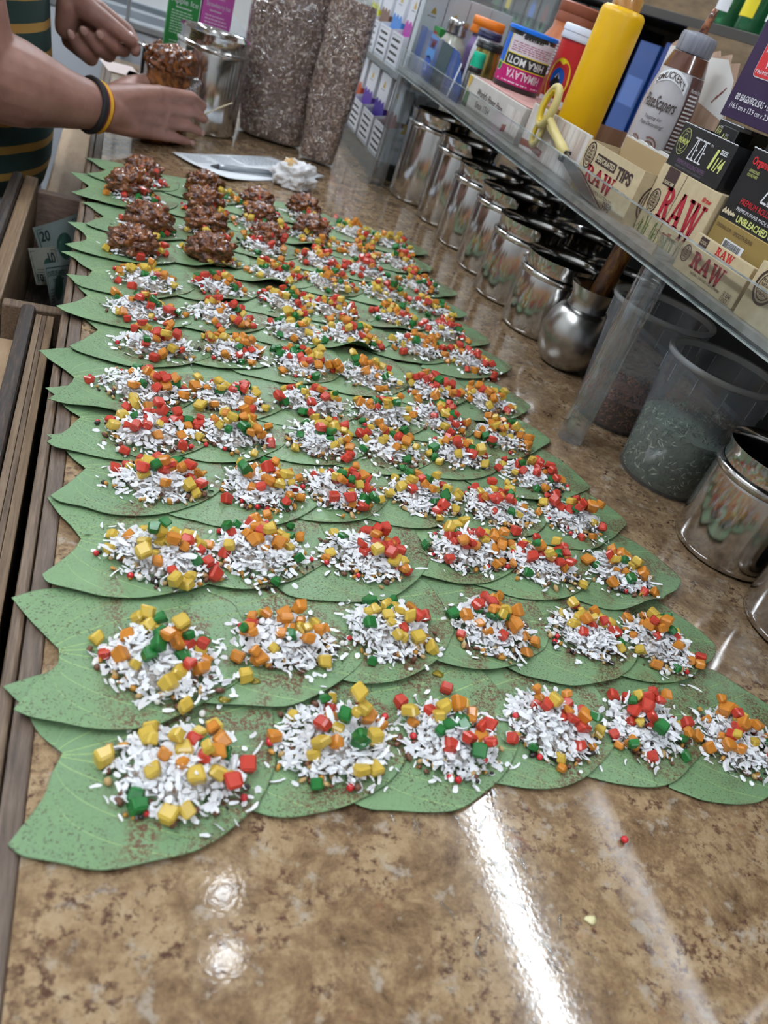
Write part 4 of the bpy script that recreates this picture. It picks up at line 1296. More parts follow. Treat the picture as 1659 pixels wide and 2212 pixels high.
# ------------------------------------------------------------------ wood-print display box with header
M_wprint = wood_mat('plank_print', (0.42, 0.30, 0.24), (0.62, 0.56, 0.52), (0.72, 0.70, 0.68), scale=16, stretch=(5, 5, 0.5), bump=0.02)
M_wprint2 = wood_mat('plank_print_warm', (0.30, 0.19, 0.13), (0.42, 0.28, 0.20), (0.52, 0.38, 0.28), scale=10, stretch=(6, 6, 0.5), bump=0.02)
W = product('display_box', 'open display box with plank print front and tall wooden header', 'box', 0.4455, 0.920, ZS)
w = 0.150
box('front_panel', 0, w, 0, 0.0012, 0, 0.048, M_wprint, W)
box('front_panel_edge', 0, w, -0.0001, 0.0014, 0.0481, 0.0492, M_whiteboard, W)
box('side_panel', 0, 0.0012, 0.0014, 0.134, 0, 0.05, M_wprint2, W)
box('bottom_panel', 0.0014, w, 0.0014, 0.134, 0, 0.001, M_wprint2, W)
hd = [(0.0, 0), (0.150, 0), (0.150, 0.10), (0.143, 0.12), (0.137, 0.135), (0.13, 0.15), (0.116, 0.147), (0.112, 0.155), (0.095, 0.150), (0.09, 0.155), (0.07, 0.148), (0.05, 0.152), (0.03, 0.150), (0.02, 0.158), (0.006, 0.152), (0.0, 0.148)]
V = [(x, 0.1345, z) for x, z in hd] + [(x, 0.1362, z) for x, z in hd]
n = len(hd)
mesh('header_board', V, [tuple(range(n)), tuple(range(2 * n - 1, n - 1, -1))] + [(i, n + i, n + (i + 1) % n, (i + 1) % n) for i in range(n)], M_wprint2, W)
PH = Print(W, lambda x, z: (x, 0.1340, z), 'header_board')
I_rust = mat('ink_rust', (0.22, 0.045, 0.025), 0.55)
PH.poly([(0.0, 0.118), (0.06, 0.112), (0.148, 0.098), (0.147, 0.108), (0.136, 0.1345), (0.112, 0.150), (0.07, 0.146), (0.03, 0.149), (0.0, 0.146)], M_whiteboard, 'header_panel')
PH2 = Print(W, lambda x, z: (x, 0.1336, z), 'header_board')
PH2.text('Torti', 0.012, 0.122, 0.021, I_rust, 0.05, 0.01, 0.5)
PH2.strokes([[(0.118 + 0.004 * i, 0.11 + 0.0045 * i), (0.123 + 0.004 * i, 0.118 + 0.0045 * i)] for i in range(3)] + [[(0.05 + 0.002 * i, 0.118 - 0.008 * sin(i * 0.45)) for i in range(14)]], 0.0014, I_rust, 'flourish')
front(W).strokes([[(0.012 + i * 0.0125, 0.001), (0.0122 + i * 0.0125, 0.047)] for i in range(11)], 0.0003, I_brown, 'plank_lines')
front(W).poly([(0.0, 0.004), (0.03, 0.006), (0.06, 0.004), (0.062, 0.011), (0.03, 0.0125), (0.0, 0.011)], I_rust, 'ribbon_print')

# yellow squeeze bottle
t = thing('squeeze_bottle', 'tall yellow plastic squeeze bottle without a nozzle', 'bottle', (0.490, 0.8885, ZS + 0.0012))
R_ = 0.0242
M_yel = plain('yellow_plastic', 'E2B000', 0.38, sss=0.15)
lathe('body', [(0.0001, 0.0004), (R_ - 0.002, 0.0004), (R_, 0.003), (R_, 0.152), (R_ - 0.0008, 0.1555), (R_ - 0.004, 0.1585), (0.0165, 0.1588), (0.0001, 0.1588)], M_yel, t, 48)
M_amber = sheet('amber_cap', (0.95, 0.75, 0.35), 0.1, 0.08, 0.5, body=(0.8, 0.55, 0.2), bodyfac=0.45)
lathe('neck_ring', [(0.0158, 0.1589), (0.0158, 0.170), (0.0148, 0.1715), (0.0125, 0.1715), (0.0125, 0.160)], M_amber, t, 40)
lathe('neck_plug', [(0.0001, 0.168), (0.009, 0.168), (0.0095, 0.178), (0.0001, 0.178)], plain('yellow_plug', 'D9B23A', 0.4), t, 32)

# chocolate topping bottle
t = thing('topping_bottle', 'squeeze bottle of chocolate dessert topping with brown stained cap', 'bottle', (0.535, 0.806, ZS + 0.0012), -pi / 2 + 0.92)
Rb = 0.0268
M_lab = mat('topping_label', (0.50, 0.48, 0.50), 0.3, col2=(0.42, 0.40, 0.42), scale=30, coat=0.3)
M_choc = mat('chocolate_syrup', (0.10, 0.035, 0.02), 0.15, coat=0.6)
M_capg = mat('grey_cap', (0.25, 0.26, 0.30), 0.4, col2=(0.15, 0.15, 0.19), scale=60, stretch=(6, 6, 0.4))
def rp(z): return Rb if z < 0.085 else Rb * (1 - 0.32 * ((z - 0.085) / 0.055) ** 1.8)
prof = [(0.0001, 0.0005), (Rb - 0.003, 0.0005), (Rb, 0.004)] + [(rp(0.01 + 0.01 * i), 0.01 + 0.01 * i) for i in range(14)] + [(0.0001, 0.141)]
lathe('body', prof, M_lab, t, 56)
lathe('syrup_band', [(rp(0.125) + 0.0004, 0.125), (rp(0.133) + 0.0004, 0.133), (rp(0.140) + 0.0002, 0.1405)], M_choc, t, 56)
lathe('cap', [(0.0176, 0.1412), (0.0184, 0.143), (0.0184, 0.156), (0.0172, 0.1585), (0.006, 0.1605), (0.0001, 0.1605)], M_capg, t, 40)
V, Fc = tube_geo([(0.001, 0, 0.160), (0.0012, 0, 0.168), (0.002, 0.0005, 0.176), (0.003, 0.001, 0.1825)], [0.0048, 0.0036, 0.0033, 0.0026], 14)
mesh('nozzle', V, Fc, mat('caramel_nozzle', (0.30, 0.10, 0.035), 0.15, col2=(0.06, 0.016, 0.01), scale=180, coat=0.6), t, True)
PW = Print(t, lambda x, z: ((rp(z) + 0.0006) * sin(x / Rb), -(rp(z) + 0.0006) * cos(x / Rb), z))
PW2 = Print(t, lambda x, z: ((rp(z) + 0.0009) * sin(x / Rb), -(rp(z) + 0.0009) * cos(x / Rb), z))
# brown label side panel and printed scene
pts, Fc = [], []
for j in range(13):
    z = 0.006 + 0.118 * j / 12
    x0 = 0.014 + 0.0035 * sin(j / 12 * 3.0)
    for k in range(7): pts.append((x0 + (0.030) * k / 6, z))
for j in range(12):
    for k in range(6): Fc.append((j * 7 + k, j * 7 + k + 1, (j + 1) * 7 + k + 1, (j + 1) * 7 + k))
PW.put('nutrition_panel', pts, Fc, mat('ink_cocoa', (0.09, 0.04, 0.035), 0.4))
PW2.text('Nutrition Facts', 0.0185, 0.111, 0.0036, I_white, 0.017)
b_ = PW2.lines_block(0.0185, 0.012, 0.017, 0.098, 26, I_white, 5, 'fine_print', 0.42)
pts, Fc = [], []
for i in range(21):
    x = -0.026 + 0.0385 * i / 20; yb = 0.1055 + 0.009 * (1 - ((x + 0.007) / 0.02) ** 2)
    pts += [(x, yb), (x, yb + 0.0105)]
Fc = [(2 * i, 2 * i + 2, 2 * i + 3, 2 * i + 1) for i in range(20)]
PW.put('name_banner', pts, Fc, I_white)
PW2.text("SMUCKER'S", -0.0245, 0.1085, 0.0068, I_brown, 0.0345, 0.02, arc=0.0075)
PW2.text('PlateScapers', -0.0265, 0.084, 0.0155, I_brown, 0.037, 0.008, 0.35)
PW2.text('Topping for', -0.0165, 0.0765, 0.0042, I_brown, 0.019, 0.0, 0.3); PW2.text('Plate Decorating!', -0.0195, 0.0705, 0.0046, I_brown, 0.026, 0.0, 0.3)
I_mocha = mat('ink_mocha', (0.24, 0.11, 0.08), 0.4)
for cx_, s_ in ((-0.0175, 0.0075), (0.000, 0.0095)):
    sp = [(cx_ + s_ * (0.15 + i / 40) * cos(i * 0.42) * 0.9, 0.0525 + s_ * (0.15 + i / 40) * sin(i * 0.42)) for i in range(36)]
    PW.strokes([sp], 0.0016, I_mocha, 'swirl_print')
wv = [(-0.028 + 0.0022 * i, 0.033 + 0.0032 * sin(i * 0.85) + 0.0004 * i) for i in range(20)]
PW.strokes([wv], 0.0015, I_brown, 'syrup_trail')
for cx_, cz_ in ((-0.0255, 0.0375), (-0.011, 0.028), (0.004, 0.031)): PW.ell(cx_, cz_, 0.0017, 0.0022, mat('ink_berry', (0.28, 0.01, 0.05), 0.3), 'berry_print')

# big white box with handwriting, can with inverted label on top
Bb = product('handwritten_box', 'white wood-print box with handwritten slogan at the shelf front', 'box', 0.4405, 1.125, ZS)
w, h = 0.200, 0.0405
M_wbox = mat('white_worn_card', (0.58, 0.55, 0.51), 0.7, col2=(0.50, 0.46, 0.42), scale=25, bump=0.05)
box('carton', 0, w, 0, 0.115, 0, h, M_wbox, Bb, 0.001)
box('pink_lid', 0.02, w - 0.002, 0.003, 0.112, h + 0.0002, h + 0.0010, mat('pink_card', (0.42, 0.19, 0.17), 0.7, col2=(0.5, 0.3, 0.27), scale=60), Bb)
P_ = front(Bb)
I_pen = mat('ink_pen', (0.05, 0.03, 0.035), 0.6)
P_.text("World's Finest Paan", 0.045, 0.0235, 0.0085, I_pen, 0.092, 0.012, 0.15, rot=-0.03)
P_.text('Since 1764', 0.050, 0.0095, 0.0080, I_pen, 0.052, 0.012, 0.1)
P_.poly([(0.001, 0.0395), (0.016, 0.0395), (0.010, 0.025), (0.004, 0.028)], I_gold, 'banana_print'); P_.poly([(0.002, 0.003), (0.022, 0.003), (0.018, 0.022), (0.006, 0.024)], mat('ink_leaf', (0.06, 0.13, 0.05), 0.6), 'leaf_print')
P_.rect(0.150, 0.004, 0.05, 0.03, M_wprint, 'plank_patch'); Print(Bb, lambda x, z: (x, -2 * EPS, z)).poly([(0.152, 0.004), (0.165, 0.006), (0.166, 0.014), (0.153, 0.012)], I_rust, 'ribbon_print')

t = thing('tobacco_can', 'round can with upside-down pink and black label and blue lid', 'can', (0.492, 1.0885, ZS + 0.0418), -pi / 2 + 1.12)
R_ = 0.0311
lathe('body', [(0.0001, 0.0003), (R_ - 0.001, 0.0003), (R_, 0.002), (R_, 0.0665), (0.0001, 0.0665)], M_bcard, t, 56)
lathe('lid', [(R_ + 0.0003, 0.0645), (R_ + 0.0018, 0.0652), (R_ + 0.0018, 0.0685), (R_ + 0.0006, 0.0695), (R_ - 0.002, 0.0690), (0.0001, 0.0690)], plain('blue_lid', '0A6BD6', 0.3), t, 56)
PC = wrap(t, R_); PC2 = wrap(t, R_, 0.0003); PC3 = wrap(t, R_, 0.0006)
def band(P, x0, x1, z0, z1, m, name='label_band', n=24): return P.rect(x0, z0, x1 - x0, z1 - z0, m, name, n)
I_mag = plain('ink_magenta', 'B01868', 0.35); I_yel = plain('ink_yellow', 'E6D21E', 0.4); I_blue = plain('ink_blue', '1560C8', 0.35); I_lab = plain('ink_labelwhite', 'D8D4DC', 0.4)
band(PC, -0.055, 0.055, 0.006, 0.0265, I_mag); band(PC, -0.026, 0.055, 0.0265, 0.0395, I_black); band(PC, -0.026, 0.055, 0.0395, 0.0405, I_yel)
band(PC, -0.026, 0.055, 0.0405, 0.060, I_lab); band(PC2, -0.055, 0.055, 0.0255, 0.0265, I_yel)
band(PC, -0.055, -0.0275, 0.027, 0.060, I_blue, 'sky_panel', 12); band(PC2, -0.0275, -0.026, 0.0265, 0.060, I_yel, n=2)
PC2.text('HIRA MOTI', -0.022, 0.0285, 0.0088, I_white, 0.052, 0.02, flip=True)
PC2.text('HIMALAYA', -0.018, 0.0135, 0.0095, I_white, 0.048, 0.01, flip=True)
PC2.lines_block(-0.022, 0.0425, 0.062, 0.0115, 5, plain('ink_rose', 'A04068', 0.5), 3, 'fine_print', 0.4)
PC2.lines_block(-0.03, 0.0075, 0.07, 0.0025, 1, I_white, 8, 'fine_print', 0.5)
rrect(PC2, -0.012, 0.0560, 0.038, 0.0075, 0.003, I_lab)
PC3.lines_block(-0.009, 0.0575, 0.032, 0.004, 1, I_black, 6, 'fine_print', 0.8)
PC2.ell(-0.034, 0.0225, 0.005, 0.006, plain('ink_label_green', '2E7A2A', 0.4)); PC3.ring(-0.034, 0.0225, 0.005, 0.006, 0.0006, I_white)

# scissors leaning in the tray
t = thing('scissors', 'scissors with yellow handles leaning in the tray behind the lip', 'scissors', (0.434, 0.79, ZS), 0)
M_sc = plain('cream_plastic', 'C9B878', 0.45); M_sc2 = plain('yellow_grip', 'D8B82A', 0.4)
def S(y, z, x=0.0): return (x, y - 0.79, z - ZS)
def ring_path(cy_, cz_, a, b, rot, x, n=28):
    return [S(cy_ + a * cos(q) * cos(rot) - b * sin(q) * sin(rot), cz_ + a * cos(q) * sin(rot) + b * sin(q) * cos(rot), x) for q in [2 * pi * i / n for i in range(n)]]
tube('handle_ring', ring_path(0.861, 0.2325, 0.0125, 0.0205, 0.35, 0.0, 28), 0.0040, M_sc, t, 10, True)
tube('grip_lining', ring_path(0.861, 0.2325, 0.0093, 0.0172, 0.35, -0.0004, 28), 0.0027, M_sc2, t, 8, True)
tube('handle_ring', ring_path(0.871, 0.2050, 0.0085, 0.0150, 0.25, 0.004, 28), 0.0028, M_sc, t, 10, True)
tube('grip_lining', ring_path(0.871, 0.2050, 0.0065, 0.0128, 0.25, 0.0036, 28), 0.002, M_sc2, t, 8, True)
tube('shank', [S(0.846, 0.222), S(0.822, 0.213), S(0.800, 0.206), S(0.786, 0.202)], [0.0035, 0.0045, 0.0055, 0.005], M_sc, t, 12)
tube('shank', [S(0.864, 0.2190, 0.004), S(0.84, 0.212, 0.004), S(0.812, 0.206, 0.004), S(0.79, 0.202, 0.004)], [0.0025, 0.003, 0.0035, 0.003], M_sc, t, 12)
for x, (p0, p1, p2, p3) in ((-0.0006, ((0.79, 0.2065), (0.79, 0.1965), (0.735, 0.182), (0.684, 0.1786))), (0.0022, ((0.79, 0.2045), (0.788, 0.1950), (0.73, 0.1795), (0.682, 0.1792)))):
    pl = [p0, p1, p2, p3, (0.70, 0.184), (0.74, 0.196)]
    V = [S(y, z, x - 0.0007) for y, z in pl] + [S(y, z, x + 0.0007) for y, z in pl]
    n = 6
    mesh('blade', V, [tuple(range(n)), tuple(range(2 * n - 1, n - 1, -1))] + [(i, n + i, n + (i + 1) % n, (i + 1) % n) for i in range(n)], M_steel_dull, t)
box('dark_collar', -0.003, 0.0055, -0.006, 0.004, 0.0165, 0.0285, M_bcard, t, 0.0015)
# ================================================================== jars and boxes at the far end of the shelf
def jar(name, label, x, y, R, h, bodym, lidm, lid_h, lidR=None, neck=None, z=ZS, cat='jar'):
    t = thing(name, label, cat, (x, y, z + 0.0006), -pi / 2 + 1.08)
    lr = lidR or R * 0.95
    nk = neck or R * 0.85
    hb = h - lid_h
    lathe('body', [(0.0001, 0.0004), (R * 0.94, 0.0004), (R, 0.003), (R, hb * 0.72), (R * 0.96, hb * 0.80), (nk, hb * 0.93), (nk, hb + 0.001), (0.0001, hb + 0.001)], bodym, t, 40)
    lathe('lid', [(lr, hb - 0.001), (lr + 0.0008, hb + 0.001), (lr * 0.97, hb + lid_h * 0.45), (lr + 0.0003, hb + lid_h * 0.5), (lr, h - 0.0015), (lr * 0.93, h), (0.0001, h)], lidm, t, 40)
    return t
M_glassj = mat('dusty_glass', (0.32, 0.31, 0.24), 0.15, coat=0.5, col2=(0.42, 0.42, 0.36), scale=30)
M_tinlid = mat('tin_lid', (0.6, 0.6, 0.61), 0.22, metal=1.0)
jar('glass_jar', 'dusty glass jar with dented silver screw lid in the blue box', 0.472, 1.318, 0.0212, 0.0875, M_glassj, M_tinlid, 0.0185, 0.0160, 0.0145)
t = jar('white_jar', 'white labelled jar with navy lid in the blue box', 0.500, 1.252, 0.0195, 0.090, mat('white_label', (0.62, 0.63, 0.66), 0.4), plain('navy_lid', '1C1E48', 0.4), 0.009, 0.0178)
wrap(t, 0.0195).text('BARN', -0.010, 0.036, 0.0065, I_grey, 0.017)
jar('gold_jar', 'gold jar with flat black lid in the blue box', 0.475, 1.175, 0.0205, 0.080, mat('gold_tin', (0.42, 0.33, 0.10), 0.25, metal=0.8), M_bcard, 0.009, 0.0190)
t = jar('orange_lid_jar', 'purple jar with ribbed orange lid behind the glass jar', 0.530, 1.345, 0.0235, 0.1015, plain('purple_jar', '8E74A8', 0.4), plain('orange_lid', 'E07818', 0.4), 0.022, 0.0255)
wrap(t, 0.0262).text('CORN MIX', -0.014, 0.0865, 0.0028, I_brown, 0.026)
t = jar('dropper_bottle', 'small clear bottle with turquoise lid beside the can', 0.4530, 1.146, 0.0095, 0.0655, sheet('clear_pet', (0.92, 0.92, 0.92), 0.05, 0.08, 0.6, body=(0.7, 0.7, 0.7), bodyfac=0.2), plain('turquoise_lid', '14B890', 0.35), 0.017, 0.0088, z=ZS)
lathe('dark_band', [(0.0090, 0.041), (0.0096, 0.042), (0.0096, 0.0472), (0.0090, 0.048)], M_bcard, t, 32)
t = product('spice_box', 'small green box with red panel behind the blue box front', 'box', 0.4575, 1.378, ZS)
box('carton', 0, 0.032, 0, 0.012, 0, 0.069, plain('green_card', '1E7A30', 0.5), t, 0.0006)
front(t).rect(0.002, 0.042, 0.021, 0.020, plain('ink_brick', '9A2A20', 0.5)); Print(t, lambda x, z: (x, -2 * EPS, z)).ell(0.012, 0.048, 0.008, 0.005, I_yel)

# torn open blue picture carton holding the jars
t = product('picture_carton', 'open torn carton with blue picture print holding jars', 'box', 0.4395, 1.384, ZS)
w = 0.245
M_bluep = mat('blue_picture_print', (0.015, 0.06, 0.24), 0.4, col2=(0.20, 0.19, 0.20), scale=22, stretch=(1, 1, 0.35), lo=0.45, hi=0.62)
rj = random.Random(14); V, Fc = [], []
n = 30
for i in range(n + 1):
    x = w * i / n; zt = 0.064 - 0.010 * (i / n) + rj.uniform(-0.0012, 0.0012)
    if i > 24: zt -= 0.006 * (i - 24)
    V += [(x, 0, 0), (x, 0, zt), (x, 0.0012, zt), (x, 0.0012, 0)]
for i in range(n):
    for k in range(3): Fc.append((4 * i + k, 4 * i + k + 1, 4 * i + 5 + k, 4 * i + 4 + k))
mesh('torn_front', V, Fc, M_bluep, t)
box('bottom_panel', 0, w, 0.0013, 0.12, 0, 0.0004, M_bluep, t)
box('back_panel', 0, w, 0.1202, 0.1214, 0, 0.03, M_bluep, t)
P_ = front(t); q = Print(t, lambda x, z: (x, -2 * EPS, z))
P_.poly([(0.055, 0.030), (0.096, 0.028), (0.100, 0.058), (0.060, 0.060)], plain('ink_sky', '4A86C8', 0.4), 'emblem_panel')
q.text('YUMMY', 0.060, 0.042, 0.013, plain('ink_maroon', '7A2832', 0.5), 0.036, 0.02); P_.ell(0.075, 0.017, 0.018, 0.015, plain('ink_royal', '2050B0', 0.4)); q.text('26', 0.068, 0.012, 0.008, I_white, 0.012)
P_.poly([(0.11, 0.0), (0.165, 0.0), (0.170, 0.057), (0.118, 0.059)], plain('ink_slate', '32464A', 0.5)); P_.poly([(0.20, 0.0), (0.206, 0.0), (0.222, 0.045), (0.216, 0.046)], I_white)

# tall jars behind the can
t = jar('powder_jar', 'large orange-brown powder jar with brown lid and white barcode label', 0.600, 1.207, 0.0410, 0.158, mat('orange_powder', (0.42, 0.115, 0.035), 0.3, col2=(0.5, 0.15, 0.05), scale=20, coat=0.4), plain('brown_lid', '8A4A30', 0.5), 0.026, 0.030, 0.030)
PJ = wrap(t, 0.0410)
PJ.rect(-0.022, 0.066, 0.022, 0.044, I_white, 'barcode_label', 8, slant=0.004)
wrap(t, 0.0410, 0.0003).lines_block(-0.019, 0.070, 0.017, 0.038, 10, I_grey, 2, 'barcode_lines', 0.5, 0.05)
PJ.lines_block(-0.004, 0.012, 0.034, 0.05, 14, plain('ink_ochre', 'B06030', 0.5), 4, 'fine_print', 0.6)
t = jar('spice_can', 'red and yellow spice can with white lid beside the yellow bottle', 0.565, 1.108, 0.0236, 0.133, plain('spice_red', 'B01818', 0.4), plain('white_lid', 'D8DCE4', 0.4), 0.016, 0.0248, 0.0228)
PS = wrap(t, 0.0236); PS2 = wrap(t, 0.0236, 0.0003); PS3 = wrap(t, 0.0236, 0.0006); PS4 = wrap(t, 0.0236, 0.0009)
PS.rect(-0.03, 0.004, 0.06, 0.042, I_white, 'label_band', 16); PS.ell(-0.009, 0.068, 0.0165, 0.026, I_yel); PS2.ell(-0.009, 0.068, 0.012, 0.019, I_bright); PS3.ell(-0.009, 0.069, 0.0092, 0.0135, I_blue)
PS4.poly([(-0.017, 0.062), (-0.009, 0.076), (-0.001, 0.062), (-0.005, 0.057), (-0.013, 0.057)], I_black); PS4.poly([(-0.0125, 0.070), (-0.009, 0.0765), (-0.0055, 0.070)], I_white)
PS2.text('Nutrition Facts', -0.018, 0.040, 0.003, I_black, 0.026); PS2.lines_block(-0.018, 0.006, 0.028, 0.032, 9, I_grey, 9, 'fine_print', 0.4)

# ================================================================== vape display rack
rk = thing('display_rack', 'clear acrylic two-tier display rack at the counter end', 'rack', (0.432, 1.402, 0))
def kbox(name, x0, x1, y0, y1, z0, z1, m, bev=0.0, par=None): return box(name, x0, x1, y0, y1, z0, z1, m, par or rk, bev)
RL, RD = 0.385, 0.22          # along y, along x
M_rackbase = mat('rack_base', (0.02, 0.019, 0.015), 0.25)
kbox('base', 0.002, RD, 0.002, RL, 0.0005, 0.024, M_rackbase)
kbox('tier_floor', 0.002, RD, 0.002, RL, 0.0243, 0.0268, M_acrylic)
kbox('tier_floor', 0.002, RD, 0.002, RL, 0.158, 0.1612, M_acrylic)
kbox('near_wall', 0.002, RD, -0.0012, 0.0018, 0.0005, 0.30, M_acrylic)
kbox('far_wall', 0.002, RD, RL + 0.0002, RL + 0.0032, 0.0005, 0.30, M_acrylic)
kbox('front_lip', -0.0012, 0.0018, 0.002, RL, 0.0005, 0.034, M_acrylic)
kbox('front_lip', -0.0012, 0.0018, 0.002, RL, 0.154, 0.168, M_acrylic)
kbox('corner_edge', -0.0014, 0.0006, -0.0014, 0.0006, 0.0005, 0.30, I_grey)
kbox('back_wall', RD + 0.0002, RD + 0.003, 0, RL, 0.0005, 0.34, M_acrylic)
VC = {'violet': '5A3A9A', 'purple': '3A1E8A', 'maroon': '6A1E24', 'orange': 'C0502A', 'magenta': 'B03AA0', 'blue': '4A86D0', 'brown': '7A5A4A', 'yellow': 'D8DA1A', 'grey': '50505A'}
M_vw = mat('vape_white', (0.72, 0.74, 0.80), 0.4)
def dispenser(yc, z, wd, dp, hf, hb, text, hue, which, npk):
    """white carton: low label front, sides sloping up to the back, slim packs standing inside"""
    t = product('vape_dispenser', which, 'box', 0.432 + 0.006, 1.402 + yc + wd / 2, z, 0.0)
    box('label_front', 0, wd, 0, 0.0012, 0, hf, M_vw, t)
    for k, x in ((0, 0.0), (1, wd - 0.0012)):
        pl = [(0.0013, 0), (dp, 0), (dp, hb), (0.0013, hf)]
        V = [(x, a, b) for a, b in pl] + [(x + 0.0012, a, b) for a, b in pl]
        mesh('slope_side', V, [(3, 2, 1, 0), (4, 5, 6, 7)] + [(i, (i + 1) % 4, 4 + (i + 1) % 4, 4 + i) for i in range(4)], M_vw, t)
    box('back_panel', 0.0013, wd - 0.0013, dp - 0.0012, dp, 0, hb, M_vw, t)
    box('bottom_panel', 0.0013, wd - 0.0013, 0.0014, dp - 0.0014, 0, 0.0012, M_vw, t)
    P = front(t)
    fr = [(0.006, 0.004), (wd - 0.006, 0.004), (wd - 0.006, hf - 0.004), (0.006, hf - 0.004), (0.006, 0.004)]
    P.strokes([fr], 0.0006, I_black, 'warning_frame')
    P.lines_block(0.010, 0.006, wd - 0.02, hf - 0.012, 4, I_black, int(yc * 100), 'warning_print', 0.38, 0.15)
    S_ = side_right(t, wd)
    S_.text(text[0], 0.018, hf * 0.72, 0.0075, I_grey, 0.034); S_.text(text[1], 0.018, hf * 0.42, 0.006, I_grey, 0.034)
    S_.poly([(0.026, hf * 0.98), (0.044, hf * 0.98), (0.039, hf * 0.98 + 0.008), (0.041, hf * 0.98 + 0.013), (0.035, hf * 0.98 + 0.017), (0.029, hf * 0.98 + 0.013), (0.031, hf * 0.98 + 0.008)], I_gold, 'volcano_logo')
    mh = plain('vape_' + hue, VC[hue], 0.4)
    for i in range(npk):
        k = product('vape_pack', 'slim white and %s pack in the %s' % (hue, which.replace('white dispenser ', 'dispenser ')), 'pack', 0.438 + 0.016 + 0.024 * i, 1.402 + yc + wd / 2 - 0.004, z + 0.0014, 0, which + ' packs')
        pw, pd, ph = wd - 0.008, 0.018, hb + 0.028 - 0.002 * i
        zs_ = ph * 0.56
        box('colour_half', 0, pw, 0, pd, 0, zs_, mh, k, 0.0004)
        box('white_half', 0, pw, 0, pd, zs_ + 0.0001, ph, M_vw, k, 0.0004)
        Q = front(k)
        sp = [(pw * j / 9, zs_ + (0.003 + 0.007 * abs(sin(j * 2.1 + i))) * (1 if 0 < j < 9 else 0.2)) for j in range(10)]
        Q.poly([(0, zs_)] + sp + [(pw, zs_)], mh, 'splash_print')
        Q.poly([(pw * 0.38, ph - 0.022), (pw * 0.62, ph - 0.022), (pw * 0.56, ph - 0.014), (pw * 0.5, ph - 0.010), (pw * 0.44, ph - 0.014)], I_gold, 'volcano_logo')
        Q.lines_block(pw * 0.28, ph - 0.0265, pw * 0.45, 0.002, 1, I_grey, i, 'fine_print', 0.7)
W_ = 'white dispenser '
dispenser(0.048, 0.0270, 0.075, 0.135, 0.052, 0.088, ('LAVA PLUS', 'BERRY MIX'), 'maroon', W_ + 'on the lower tier nearest the canisters', 3)
dispenser(0.140, 0.0270, 0.075, 0.135, 0.052, 0.088, ('LAVA PLUS', 'BERRY'), 'purple', W_ + 'second along the lower tier', 2)
dispenser(0.232, 0.0270, 0.075, 0.135, 0.052, 0.088, ('LAVA PLUS', 'GRAPE'), 'violet', W_ + 'third along the lower tier', 3)
dispenser(0.324, 0.0270, 0.075, 0.135, 0.052, 0.088, ('LAVA PLUS', 'ICE'), 'orange', W_ + 'farthest along the lower tier', 1)
dispenser(0.090, 0.1616, 0.072, 0.135, 0.052, 0.085, ('LAVA PLUS', 'MIX'), 'magenta', W_ + 'on the upper tier nearest the shelf', 3)
dispenser(0.176, 0.1616, 0.072, 0.135, 0.052, 0.085, ('LAVA PLUS', 'COFFEE'), 'blue', W_ + 'second along the upper tier', 2)
dispenser(0.262, 0.1616, 0.072, 0.135, 0.052, 0.085, ('LAVA PLUS', 'COFFEE'), 'brown', W_ + 'third along the upper tier', 2)
dispenser(0.343, 0.1616, 0.072, 0.135, 0.052, 0.085, ('LAVA PLUS', 'ICE'), 'yellow', W_ + 'farthest along the upper tier', 1)
# row of tall white boxes standing at the near end of the upper tier
for i in range(4):
    x = 0.441 + i * 0.0375
    k = thing('white_vape_box', 'tall plain white vape box, %s from the left on the upper tier' % ('first', 'second', 'third', 'fourth')[i], 'box', (x, 1.4065, 0.1616), 0, 'white vape boxes in a row')
    box('carton', 0, 0.036, 0, 0.026, 0, 0.132, M_vw, k, 0.0006)
    Q = front(k)
    Q.poly([(0.013, 0.098), (0.023, 0.098), (0.0205, 0.104), (0.018, 0.108), (0.0155, 0.104)], I_gold, 'volcano_logo'); Q.lines_block(0.009, 0.093, 0.018, 0.002, 1, I_grey, i, 'fine_print', 0.7)

# ================================================================== green and pink flavour boxes behind the jam bag
for nm, lab, x0, w, hexc, txt_, sd in (('flavour_box', 'green flavour box standing behind the tall canister', 0.071, 0.0485, '1E8236', 'Apple Ice', 1), ('flavour_box', 'pink flavour box standing beside the green one', 0.1225, 0.0485, 'C050A8', 'Strawberry Ice', 2)):
    t = thing(nm, lab, 'box', (x0, 1.53, 0.0006), 0.0)
    m_ = plain('card_' + hexc, hexc, 0.5)
    box('carton', 0, w, 0, 0.03, 0, 0.225, m_, t, 0.0008)
    P_ = front(t)
    if sd == 1: P_.text(txt_, 0.004, 0.147, 0.0105, I_white, 0.0415)
    else: P_.text(txt_, 0.006, 0.1575, 0.0085, I_white, 0.038)
    pl = plain('ink_pale_%d' % sd, 'BFE0C4' if sd == 1 else 'EFC8E6', 0.5)
    P_.lines_block(0.012, (0.1425, 0.1525)[sd - 1], 0.025, 0.003, 1, I_white, sd, 'fine_print', 0.6)
    P_.lines_block(0.006, 0.105, 0.038, 0.035 if sd == 1 else 0.044, 9, pl, sd + 4, 'fine_print', 0.42)
    P_.lines_block(0.008, 0.062, 0.034, 0.035, 8, pl, sd + 8, 'fine_print', 0.42)
    if sd == 2: P_.lines_block(0.012, 0.171, 0.024, 0.003, 1, pl, 9, 'fine_print', 0.5)

